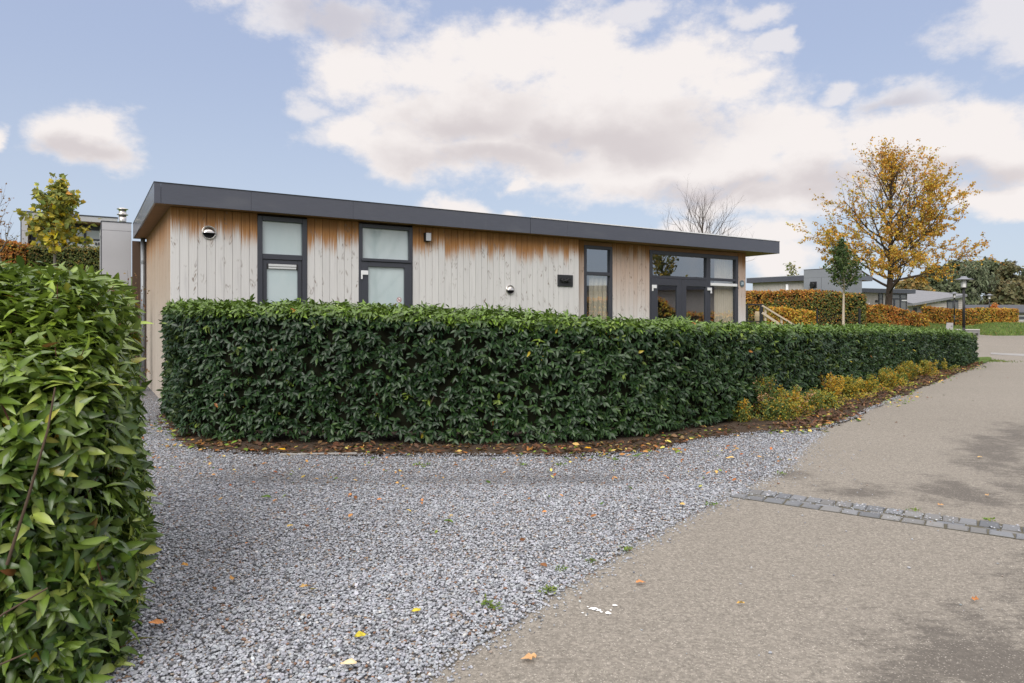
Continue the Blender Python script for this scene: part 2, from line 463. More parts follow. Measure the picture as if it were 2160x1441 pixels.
def vcol_mat(name, rough=0.8, spec=0.3, bump=0.0):
    n = NT(name); a = n.attr(); v = n.co(); f = n.noise(v, 60, 3).outputs['Fac']
    n.p(col=n.mix(n.M('MULTIPLY', f, 0.35), a.outputs['Color'], (0.05, 0.05, 0.05)), rough=rough, spec=spec)
    if bump: n.p(nrm=n.bump(f, bump, 0.003))
    return n.m


def soil_mat():
    n = NT('damp_soil'); v = n.co(); f = n.noise(v, 3, 6, 0.65).outputs['Fac']; g = n.noise(v, 40, 5, 0.7).outputs['Fac']
    c = n.mix(f, (0.030, 0.021, 0.015), (0.095, 0.068, 0.048)); c = n.mix(n.ss(g, 0.5, 0.75), c, (0.14, 0.115, 0.09))
    n.p(col=c, rough=0.95, spec=0.15, nrm=n.bump(g, 0.9, 0.02))
    return n.m


def lawn_mat(name):
    n = NT(name); v = n.co(); f = n.noise(v, 0.5, 5, 0.6).outputs['Fac']; g = n.noise(v, 14, 5, 0.7).outputs['Fac']
    c = n.mix(f, (0.040, 0.085, 0.014), (0.105, 0.150, 0.030)); c = n.mix(n.ss(g, 0.45, 0.8), c, (0.14, 0.15, 0.045))
    n.p(col=c, rough=0.9, spec=0.15, nrm=n.bump(g, 0.9, 0.05))
    return n.m


MAT = {}
MAT['clad'] = cladding_mat('weathered_boards', 0.42, 0.16)
MAT['clad_recess'] = cladding_mat('sheltered_boards', 0.40, 0.30, fresh=0.60)
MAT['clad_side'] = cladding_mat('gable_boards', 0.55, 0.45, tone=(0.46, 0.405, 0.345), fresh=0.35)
MAT['clad_far'] = cladding_mat('neighbour_boards', 0.02, 0.05, tone=(0.46, 0.435, 0.41))
MAT['fascia'] = fascia_mat('slate_fascia_board')
MAT['trim_light'] = plain('aluminium_trim', (0.34, 0.36, 0.40), 0.35, 0.2)
MAT['panel'] = plain('grey_fibre_cement', (0.40, 0.40, 0.42), 0.6, var=0.10, scale=1.6)
MAT['panel_far'] = plain('blue_grey_fibre_cement', (0.20, 0.215, 0.24), 0.6, var=0.12, scale=1.2)
MAT['frame'] = plain('anthracite_frame', (0.040, 0.043, 0.056), 0.38, var=0.08)
MAT['black'] = plain('matt_black_metal', (0.012, 0.012, 0.014), 0.5)
MAT['dark'] = plain('shade_black', (0.008, 0.008, 0.009), 0.9)  # near-black standing in for the shade of openings and interiors
MAT['white'] = plain('white_plastic', (0.72, 0.73, 0.74), 0.4, var=0.04)
MAT['steel'] = plain('stainless_steel', (0.62, 0.60, 0.57), 0.24, 1.0, var=0.06)
MAT['zinc'] = plain('zinc_pipe', (0.24, 0.26, 0.28), 0.45, 0.4, var=0.12)
MAT['soffit'] = plain('soffit_planks', (0.24, 0.125, 0.055), 0.7, var=0.30, scale=5)
MAT['frost'] = frosted_mat()
MAT['glass'] = glass_mat()
MAT['curtain'] = plain('beige_curtain', (0.74, 0.63, 0.52), 0.9, var=0.06, spec=0.1)
MAT['room'] = plain('dim_room_paint', (0.30, 0.27, 0.24), 0.9)
MAT['roof_far'] = plain('dark_tile_roof', (0.055, 0.058, 0.068), 0.8, var=0.3, scale=2)
MAT['roof_grey'] = plain('grey_tile_roof', (0.17, 0.175, 0.19), 0.8, var=0.25, scale=2)
MAT['siding'] = plain('pale_siding', (0.36, 0.33, 0.31), 0.8, var=0.08, scale=1)
MAT['wood_pale'] = plain('pale_timber', (0.44, 0.37, 0.29), 0.8, var=0.15, scale=4)
MAT['concrete'] = plain('concrete_edging', (0.26, 0.25, 0.235), 0.9, var=0.2, scale=9, bump=0.4)
MAT['bench_wood'] = plain('weathered_bench_timber', (0.21, 0.205, 0.20), 0.8, var=0.12, scale=8)
MAT['laurel'] = foliage('laurel_leaf', 0.40, 0.14, 0.42)
MAT['laurel_near'] = foliage('broad_laurel_leaf', 0.29, 0.18, 0.5)
MAT['leaf'] = foliage('soft_leaf', 0.6, 0.30, 0.25)
MAT['dry'] = foliage('dry_leaf', 0.75, 0.15, 0.15)
MAT['core'] = plain('hedge_inner_shade', (0.012, 0.013, 0.008), 1.0, spec=0.0)  # solid hedge filling; the shade between the leaves is put into its colour
MAT['bark'] = bark('brown_bark', (0.065, 0.050, 0.040))
MAT['bark_grey'] = bark('grey_bark', (0.13, 0.115, 0.10))
MAT['twig_brown'] = bark('brown_twig', (0.085, 0.060, 0.042))
MAT['twig_red'] = bark('reddish_twig', (0.11, 0.045, 0.035))
MAT['asphalt'] = asphalt_mat()
MAT['gravel'] = gravel_base_mat()
MAT['stone'] = vcol_mat('gravel_stone', 0.75, 0.35, 0.2)
MAT['sett'] = vcol_mat('slate_grey_sett', 0.7, 0.35, 0.5)
MAT['soil'] = soil_mat()
MAT['lawn'] = lawn_mat('lawn_grass')
MAT['paint'] = plain('white_paint', (0.80, 0.80, 0.79), 0.6, var=0.05)


# ------------------------------------------------------------------ leaves, tubes, hedges, trees
def unit(a): return a / np.maximum(np.linalg.norm(a, axis=1, keepdims=True), 1e-9)


def tmpl_laurel():
    ts = [0.0, 0.18, 0.42, 0.68, 0.88, 1.0]; ws = [0.05, 0.62, 1.0, 0.80, 0.38, 0.0]
    t, s, n0, n1 = [], [], [], []
    for a, b in zip(ts, ws):
        for k in (-1, 0, 1):
            t.append(a); s.append(k * b * 0.5); n0.append(0.34 * abs(k) * b * 0.5); n1.append(-a * a)
    f = []
    for i in range(5):
        for k in (0, 1):
            q = i * 3 + k; f.append((q, q + 1, q + 4, q + 3))
    return np.array(t), np.array(s), np.array(n0), np.array(n1), np.array(f), True


def tmpl_simple():
    t = np.array([0, 0.45, 1.0, 0.45]); s = np.array([0, -0.5, 0, 0.5]); n0 = np.array([0, 0.13, 0, 0.13]); n1 = np.array([0, -0.2, -1, -0.2])
    return t, s, n0, n1, np.array([(0, 1, 2), (0, 2, 3)]), False


def tmpl_lobed():                      # maple / oak like outline
    pts = [(0, 0), (0.12, -0.30), (0.30, -0.26), (0.40, -0.50), (0.58, -0.30), (0.72, -0.26), (1.0, 0), (0.72, 0.26), (0.58, 0.30), (0.40, 0.50), (0.30, 0.26), (0.12, 0.30)]
    t = np.array([p[0] for p in pts] + [0.45]); s = np.array([p[1] for p in pts] + [0.0])
    n0 = np.abs(s) * 0.25; n1 = -(t ** 2)
    f = [(12, i, (i + 1) % 12) for i in range(12)]
    return t, s, n0, n1, np.array([(a, c, b) for a, b, c in f]), False


TL, TS, TB = tmpl_laurel(), tmpl_simple(), tmpl_lobed()


def leaf_arrays(P, D, Nn, L, W, droop, col, tm):
    t, s, n0, n1, f, sm = tm
    D = unit(D); S = unit(np.cross(D, Nn)); Nn = np.cross(S, D)
    L = L[:, None, None]; W = W[:, None, None]
    V = P[:, None, :] + D[:, None, :] * (t[None, :, None] * L) + S[:, None, :] * (s[None, :, None] * W) \
        + Nn[:, None, :] * (n0[None, :, None] * W + n1[None, :, None] * droop[:, None, None] * L)
    k = len(t); n = len(P)
    Fc = (f[None] + (np.arange(n) * k)[:, None, None]).reshape(-1, f.shape[1])
    rib = np.where(np.abs(s) < 1e-6, 1.30, 0.94) if k == 18 else np.ones(k)
    c = (col[:, None, :] * rib[None, :, None]).reshape(-1, 3)
    return V.reshape(-1, 3), Fc, c


def leaf_obj(name, P, D, Nn, L, W, droop, col, mat, parent=None, tm=TS):
    V, Fc, c = leaf_arrays(P, D, Nn, L, W, droop, col, tm)
    return np_mesh(name, V, Fc, mat, parent, c, tm[5])


def tubes_mesh(name, lines, mat, parent=None):
    """lines: list of (pts (n,3), radii (n,), sides)"""
    V, Q = [], []; off = 0
    for pts, rad, k in lines:
        pts = np.asarray(pts, float); n = len(pts)
        d = np.gradient(pts, axis=0); d = unit(d)
        ref = np.where(np.abs(d[:, 2:3]) > 0.9, np.array([[1.0, 0, 0]]), np.array([[0, 0, 1.0]]))
        a = unit(np.cross(d, ref)); b = np.cross(d, a)
        th = np.arange(k) * 2 * np.pi / k
        ring = pts[:, None, :] + (a[:, None, :] * np.cos(th)[None, :, None] + b[:, None, :] * np.sin(th)[None, :, None]) * np.asarray(rad)[:, None, None]
        V.append(ring.reshape(-1, 3))
        i = np.arange(n - 1)[:, None] * k; j = np.arange(k)[None, :]; j2 = (j + 1) % k
        Q.append(np.stack([i + j, i + j2, i + k + j2, i + k + j], -1).reshape(-1, 4) + off)
        off += n * k
    return np_mesh(name, np.concatenate(V), np.concatenate(Q), mat, parent, smooth=True)


def rot_about(v, axis, ang):
    axis = axis / np.linalg.norm(axis)
    return v * math.cos(ang) + np.cross(axis, v) * math.sin(ang) + axis * np.dot(axis, v) * (1 - math.cos(ang))


def grow(rng, p, d, length, r, level, spec, lines, nodes):
    """recursive branch; nodes collects (point, direction, level, tparam) along the finer branches"""
    s = spec[level]; n = s.get('seg', 5); pts = [np.array(p, float)]; d = np.array(d, float) / np.linalg.norm(d)
    dirs = [d]
    for i in range(n):
        d = d + rng.normal(size=3) * s.get('wob', 0.10) + np.array([0, 0, s.get('up', 0.0)])
        d /= np.linalg.norm(d)
        pts.append(pts[-1] + d * length / n); dirs.append(d)
    pts = np.array(pts); t = np.linspace(0, 1, n + 1)
    rad = r * (1 - t * (1 - s.get('tip', 0.3)))
    lines.append((pts, rad, s.get('sides', 4)))
    if s.get('leaf', 0):
        for q in range(rng.poisson(s['leaf'] * length)):
            u = rng.uniform(0.15, 1.0) * n; i = min(int(u), n - 1); nodes.append((pts[i] + (pts[i + 1] - pts[i]) * (u - i), dirs[i + 1], level))
    if level + 1 < len(spec):
        c = spec[level + 1]; k = c['n'] if level == 0 else max(1, int(c['n'] * (0.6 + 0.8 * rng.random())))
        for j in range(k):
            tt = c.get('t0', 0.2) + (1 - c.get('t0', 0.2)) * ((j + rng.uniform(0.1, 0.9)) / k)
            u = min(tt, 0.999) * n; i = int(u); q = pts[i] + (pts[i + 1] - pts[i]) * (u - i); dd = dirs[min(i + 1, n)]
            ang = math.radians(c['ang0'] + (c['ang1'] - c['ang0']) * tt) * rng.uniform(0.8, 1.2)
            ax = np.cross(dd, rng.normal(size=3)); az = j * 2.399 + rng.uniform(-0.5, 0.5)
            base = np.cross(dd, [0, 0, 1.0]) if abs(dd[2]) < 0.95 else np.array([1.0, 0, 0])
            ax = rot_about(base, dd, az)
            cd = rot_about(dd, ax, ang)
            prof = c['len'](tt) if callable(c['len']) else c['len']
            cl = prof * (1.0 if callable(c['len']) else length) * rng.uniform(*c.get('lv', (0.75, 1.15)))
            cr = min(r * (1 - tt * (1 - s.get('tip', 0.3))) * 0.72, c.get('rk', 0.016) * cl + 0.004)
            grow(rng, q, cd, cl, cr, level + 1, spec, lines, nodes)


def rdirs(rng, n):
    return unit(rng.normal(size=(n, 3)))


def pal_pick(rng, n, pal, wts, jit=0.22, hue=0.06):
    pal = np.array(pal, float); w = np.asarray(wts, float)
    if w.ndim == 1:
        i = rng.choice(len(pal), n, p=w / w.sum())
    else:
        w = w / w.sum(1, keepdims=True); cu = np.cumsum(w, 1); i = (rng.random(n)[:, None] > cu).sum(1).clip(0, len(pal) - 1)
    return np.clip(pal[i] * (1 + rng.normal(size=(n, 1)) * jit) * (1 + rng.normal(size=(n, 3)) * hue), 0.002, 0.9)


def path_lengths(P):
    s = np.r_[0, np.cumsum(np.linalg.norm(np.diff(P, axis=0), axis=1))]
    return s


def smooth_path(P, step=0.25):
    P = np.asarray(P, float); s = path_lengths(P[:, :2]); n = max(2, int(s[-1] / step)); q = np.linspace(0, s[-1], n)
    out = np.stack([np.interp(q, s, P[:, i]) for i in range(P.shape[1])], 1)
    for _ in range(3):
        out[1:-1] = (out[:-2] + 2 * out[1:-1] + out[2:]) / 4
    return out


def hedge_surface(rng, path, thick, n, z0=0.06, back=0.5, rad=0.16, lump=0.05, base_z=True):
    """n random points on a clipped hedge. path rows: x, y, top height above ground; body lies to the left of the path direction reversed (side +1)"""
    pth = smooth_path(path); s = path_lengths(pth[:, :2]); tot = s[-1]
    tg = np.gradient(pth[:, :2], axis=0); tg = unit(tg); nr = np.stack([tg[:, 1], -tg[:, 0]], 1)     # outward (front) normal: right of travel
    hm = pth[:, 2].mean()
    A = np.array([tot * hm, tot * thick, tot * hm * back, thick * hm, thick * hm]); A = A / A.sum()
    which = rng.choice(5, n, p=A)
    u = rng.random(n) * tot; u = np.where(which == 3, 0, np.where(which == 4, tot, u))
    X = np.interp(u, s, pth[:, 0]); Y = np.interp(u, s, pth[:, 1]); H = np.interp(u, s, pth[:, 2])
    NX = np.interp(u, s, nr[:, 0]); NY = np.interp(u, s, nr[:, 1]); TX = np.interp(u, s, tg[:, 0]); TY = np.interp(u, s, tg[:, 1])
    a = rng.random(n); b = rng.random(n)
    # rectangle coords: w inward 0..thick, z z0..H
    w = np.where(which == 0, 0, np.where(which == 2, thick, a * thick)); z = np.where(which == 1, H, z0 + b * (H - z0))
    z = np.where(which == 2, z0 + (H - z0) * (1 - back * (1 - b)), z)
    qw = np.clip(w, rad, thick - rad); qz = np.minimum(z, H - rad)
    e = np.where(which >= 3, 1.0, 0.0); uo = np.where(which == 3, -1.0, 1.0)
    dw = w - qw; dz = z - qz
    du = e * uo * rad
    nn = np.stack([dw, dz, du], 1); nl = np.linalg.norm(nn, axis=1, keepdims=True); nn = nn / np.maximum(nl, 1e-6)
    pw = qw + nn[:, 0] * rad; pz = qz + nn[:, 1] * rad; pu = nn[:, 2] * rad - e * uo * rad * 0.6
    P = np.stack([X - NX * pw + TX * pu, Y - NY * pw + TY * pu, pz], 1)
    Nn = np.stack([-NX * nn[:, 0] + TX * nn[:, 2], -NY * nn[:, 0] + TY * nn[:, 2], nn[:, 1]], 1)
    if lump:
        P = P + Nn * (snoise(P, 2.2) * lump + snoise(P + 7, 6.0) * lump * 0.5)[:, None]
    rel = P[:, 2] / np.maximum(H, 0.1)
    if base_z: P[:, 2] += T(X, Y)
    return P, Nn, rel


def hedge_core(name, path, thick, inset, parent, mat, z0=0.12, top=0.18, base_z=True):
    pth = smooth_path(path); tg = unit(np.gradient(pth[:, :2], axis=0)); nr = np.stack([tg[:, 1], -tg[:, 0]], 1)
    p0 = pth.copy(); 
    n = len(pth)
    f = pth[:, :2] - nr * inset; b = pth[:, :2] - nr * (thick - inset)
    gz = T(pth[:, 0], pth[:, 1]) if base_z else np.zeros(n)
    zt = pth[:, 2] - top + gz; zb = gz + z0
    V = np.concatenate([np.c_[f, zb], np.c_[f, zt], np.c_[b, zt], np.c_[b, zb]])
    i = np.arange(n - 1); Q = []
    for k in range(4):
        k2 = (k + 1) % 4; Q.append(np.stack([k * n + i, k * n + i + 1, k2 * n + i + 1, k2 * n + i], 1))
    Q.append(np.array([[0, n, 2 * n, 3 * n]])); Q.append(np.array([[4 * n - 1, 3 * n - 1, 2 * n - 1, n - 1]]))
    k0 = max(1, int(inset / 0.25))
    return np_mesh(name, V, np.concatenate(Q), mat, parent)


def whorl_leaves(rng, P, Nn, per, Lr, Wr, colf, drop=0.55, spread=1.0, up=0.45, tm=TL, droop=(0.08, 0.35)):
    """twigs at P pointing out along Nn, each with a whorl of leaves"""
    n = len(P)
    ax = unit(Nn + np.array([0, 0, up]) + rng.normal(size=(n, 3)) * 0.45)
    ref = rdirs(rng, n); a = unit(np.cross(ax, ref)); b = np.cross(ax, a)
    m = n * per; I = np.repeat(np.arange(n), per); k = np.tile(np.arange(per), n)
    th = k * 2.399 + np.repeat(rng.uniform(0, 6.28, n), per) + rng.normal(size=m) * 0.3
    rad = a[I] * np.cos(th)[:, None] + b[I] * np.sin(th)[:, None]
    lift = (1 - k / per)[:, None]
    D = unit(rad * spread + ax[I] * (0.25 + 0.75 * (1 - lift)) - np.array([0, 0, 1.0]) * drop * rng.uniform(0.5, 1.3, (m, 1)) + Nn[I] * 0.15)
    N0 = unit(ax[I] * 1.0 + Nn[I] * 0.5 + rng.normal(size=(m, 3)) * 0.25)
    base = P[I] - ax[I] * (0.07 * lift) * (Lr[1] / 0.09)
    L = rng.uniform(*Lr, m); W = L * rng.uniform(*Wr, m)
    dr = rng.uniform(*droop, m)
    return base, D, N0, L, W, dr, colf(base, Nn[I], I, k, rng)


def tree_obj(name, label, cat, loc, spec, seed, bark_m, leaf_m, leaf_len, pal, wts, h, r0, lean=(0, 0), group=None, leaf_fn=None, tm=TS, wid=(0.7, 1.0), lname='crown'):
    rng = np.random.default_rng(seed); lines, nodes = [], []
    grow(rng, np.zeros(3), np.array([lean[0], lean[1], 1.0]), h, r0, 0, spec, lines, nodes)
    root = empty(name, loc); tag(root, label, cat, group)
    big = [l for l in lines[:1]]; rest = lines[1:]
    big[0][1][0] *= 1.25
    tubes_mesh('trunk', big, bark_m, root)
    tubes_mesh('branches', rest, bark_m, root)
    if nodes and leaf_m:
        P = np.array([q[0] for q in nodes]); D = np.array([q[1] for q in nodes])
        if leaf_fn is not None:
            keep = leaf_fn(P, rng); P, D = P[keep], D[keep]
        n = len(P); P = P + rng.normal(size=(n, 3)) * leaf_len[1] * 0.35
        DD = unit(D * 0.4 + rdirs(rng, n) + np.array([0, 0, -0.35]))
        NN = unit(rdirs(rng, n) + np.array([0, 0, 0.8]))
        L = rng.uniform(*leaf_len, n); W = L * rng.uniform(*wid, n)
        w = wts(P, rng) if callable(wts) else wts
        leaf_obj(lname, P, DD, NN, L, W, rng.uniform(0, 0.35, n), pal_pick(rng, n, pal, w), leaf_m, root, tm)
    return root


# ------------------------------------------------------------------ ground, road, drive
def grid_sheet(name, poly, dz, mat, step, jag=0.0, seed=0):
    P = [Vector((x, y, 0)) for x, y in poly]
    if jag:
        rng = random.Random(seed); Q = []
        for a, b in zip(P, P[1:] + P[:1]):
            n = max(1, int((b - a).length / 0.22)) if (b - a).length < 14 else 1
            for i in range(n):
                q = a.lerp(b, i / n)
                if n > 1: q += Vector((rng.uniform(-jag, jag), rng.uniform(-jag, jag), 0))
                Q.append(q)
        P = Q
    bm = bmesh.new(); vs = [bm.verts.new(p) for p in P]; bm.faces.new(vs)
    bmesh.ops.triangulate(bm, faces=bm.faces[:])
    xs = [p.x for p in P]; ys = [p.y for p in P]
    for ax, lo, hi in ((0, min(xs), max(xs)), (1, min(ys), max(ys))):
        c = math.floor(lo / step) * step + step
        while c < hi:
            co = Vector((c, 0, 0)) if ax == 0 else Vector((0, c, 0)); no = Vector((1, 0, 0)) if ax == 0 else Vector((0, 1, 0))
            bmesh.ops.bisect_plane(bm, geom=bm.verts[:] + bm.edges[:] + bm.faces[:], plane_co=co, plane_no=no, dist=1e-5)
            c += step
    for v in bm.verts: v.co.z = tz(v.co.x, v.co.y) + dz
    for f in bm.faces:
        f.smooth = True
        if f.normal.z < 0: f.normal_flip()
    o = bm_obj(name, bm, mat); return kind(o, 'structure')


def base_ground():
    g = np.r_[-900, -500, -300, -200, -140, -100, np.arange(-70, 71, 1.0), 100, 140, 200, 300, 500, 900]
    gx, gy = np.meshgrid(g, g + 0.0, indexing='ij'); z = T(gx, gy) - 0.06
    n = len(g); V = np.stack([gx.ravel(), gy.ravel(), z.ravel()], 1)
    i, j = np.meshgrid(np.arange(n - 1), np.arange(n - 1), indexing='ij'); a = (i * n + j).ravel()
    o = np_mesh('ground', V, np.stack([a, a + n, a + n + 1, a + 1], 1), MAT['lawn'], smooth=True)
    return kind(o, 'structure')


base_ground()
G = gp
road_poly = [(-3, -8), (-2.5, 1), (0.3, 5), (2.0, 7.4), (4.3, 10.2), (8.0, 14.8), (14.2, 21.6), (16.3, 23.9), (17.4, 28), (20.5, 34), (26.5, 42), (35.0, 53.0), (37.2, 54.2), (60, 57.4), (60, -8)]
grid_sheet('road', road_poly, 0.004, MAT['asphalt'], 1.0)
drive_edge = [(600, 1700), (905, 1441), (960, 1400), (1100, 1310), (1200, 1240), (1320, 1165), (1420, 1110), (1500, 1068), (1545, 1048), (1590, 1022), (1640, 1000), (1675, 975), (1690, 950), (1735, 912)]
drive_w = [G(*p) for p in drive_edge]
drive_poly = drive_w + [G(1600, 890), (2.0, 9.3), (-3.5, 9.0), (-5.2, 11.4), (-6.4, 13.4), (-9.5, 17), (-11, 14), (-9, 1), (-2.4, 0.9)]
grid_sheet('gravel_drive', [(x - .055, y + .046) for x, y in drive_w] + drive_poly[len(drive_w):], 0.012, MAT['gravel'], 1.0, jag=0.03, seed=3)
soil_edge = [(335, 880), (365, 935), (430, 956), (600, 964), (820, 964), (1000, 964), (1200, 966), (1315, 960), (1400, 951), (1464, 935), (1537, 924), (1610, 915), (1672, 914), (1730, 909), (1800, 884), (1830, 868), (1900, 837), (1960, 811), (2000, 796), (2050, 778), (2078, 768)]
soil_w = [G(*p) for p in soil_edge]
soil_poly = soil_w + [(17.6, 25.4), (14.5, 23.6), (10.3, 19.6), (5.2, 13.6), (1.8, 10.6), (-3.2, 9.9), (-4.6, 12.6), (-5.6, 12.2)]
grid_sheet('soil_bed', soil_poly, 0.026, MAT['soil'], 1.0, jag=0.06, seed=4)
grid_sheet('grass_verge', [G(2072, 770), G(2094, 762), G(2088, 757), (18.2, 26.6), (16.6, 25.0)], 0.030, MAT['lawn'], 1.0, jag=0.06, seed=8)


def gutter():
    rng = random.Random(21)
    a = Vector((*G(1572, 1034), 0)); b = Vector((*G(2160, 1116), 0)); d = (b - a).normalized(); nrm = Vector((d.y, -d.x, 0))   # towards camera
    if nrm.y > 0: nrm = -nrm
    a = a - d * 0.05
    bm = bmesh.new(); cl = bm.verts.layers.float_color.new('Col')

    def sett(o, l, w, zt):
        h = 0.05; c = rng.uniform(0.8, 1.2); base = rng.choice([(0.165, 0.175, 0.19), (0.19, 0.197, 0.21), (0.15, 0.16, 0.178), (0.20, 0.20, 0.20)])
        ang = rng.uniform(-0.03, 0.03); dd = (d + nrm * ang).normalized(); nn = Vector((-dd.y, dd.x, 0)); nn = nn if nn.dot(nrm) > 0 else -nn
        cs = [o, o + dd * l, o + dd * l + nn * w, o + nn * w]
        cs = [q + Vector((rng.uniform(-.006, .006), rng.uniform(-.006, .006), 0)) for q in cs]; m = sum(cs, Vector()) / 4
        lo = [bm.verts.new(q + Vector((0, 0, zt - h))) for q in cs]; mid = [bm.verts.new(q + Vector((0, 0, zt - 0.009))) for q in cs]
        hi = [bm.verts.new(q.lerp(m, 0.11) + Vector((0, 0, zt + rng.uniform(-.003, .003)))) for q in cs]
        for v in lo + mid + hi: v[cl] = (*[min(1, x * c) for x in base], 1)
        for A, B in ((lo, mid), (mid, hi)):
            for i in range(4): bm.faces.new((A[i], A[(i + 1) % 4], B[(i + 1) % 4], B[i]))
        f = bm.faces.new(hi)
    for row, (off, w, lmin, lmax, zt, start) in enumerate([(0.0, 0.135, 0.105, 0.135, 0.020, 0.0), (0.148, 0.058, 0.16, 0.24, 0.008, 0.1), (0.218, 0.105, 0.11, 0.16, 0.018, -0.20)]):
        s = start
        while s < 4.2:
            l = rng.uniform(lmin, lmax)
            sett(a + d * s + nrm * off, l - 0.012, w, zt); s += l
    bmesh.ops.recalc_face_normals(bm, faces=bm.faces[:])
    o = bm_obj('gutter', bm, MAT['sett']); kind(o, 'structure')
    # mortar bed just under the setts
    q0 = a - d * 0.2 - nrm * 0.030; q1 = a + d * 4.3 - nrm * 0.026; q2 = q1 + nrm * 0.36; q3 = q0 + nrm * 0.362
    bm = bmesh.new(); bm.faces.new([bm.verts.new(q + Vector((0, 0, 0.0075))) for q in (q0, q1, q2, q3)])
    bmesh.ops.recalc_face_normals(bm, faces=bm.faces[:])
    m = bm_obj('gutter_bed', bm, plain('gutter_mortar', (0.085, 0.078, 0.055), 0.95, var=0.5, scale=25, bump=0.6)); kind(m, 'structure')
    return a, d, nrm


GUT = gutter()
# second, far gutter line crossing the road
_a = at(2070, 749, 1); 
far_line = [G(2090, 748), G(2165, 751), G(2165, 755), G(2090, 751)]
o = grid_sheet('far_gutter', far_line, 0.010, plain('pale_setts', (0.25, 0.245, 0.24), 0.8, var=0.25, scale=7), 1.0)


def point_in_poly(P, poly):
    x, y = P[:, 0], P[:, 1]; ins = np.zeros(len(P), bool); n = len(poly)
    for i in range(n):
        x1, y1 = poly[i]; x2, y2 = poly[(i + 1) % n]
        c = ((y1 > y) != (y2 > y)) & (x < (x2 - x1) * (y - y1) / (y2 - y1 + 1e-12) + x1); ins ^= c
    return ins


def ico():
    bm = bmesh.new(); bmesh.ops.create_icosphere(bm, subdivisions=1, radius=1.0)
    V = np.array([v.co[:] for v in bm.verts]); Fq = np.array([[v.index for v in f.verts] for f in bm.faces]); bm.free(); return V, Fq


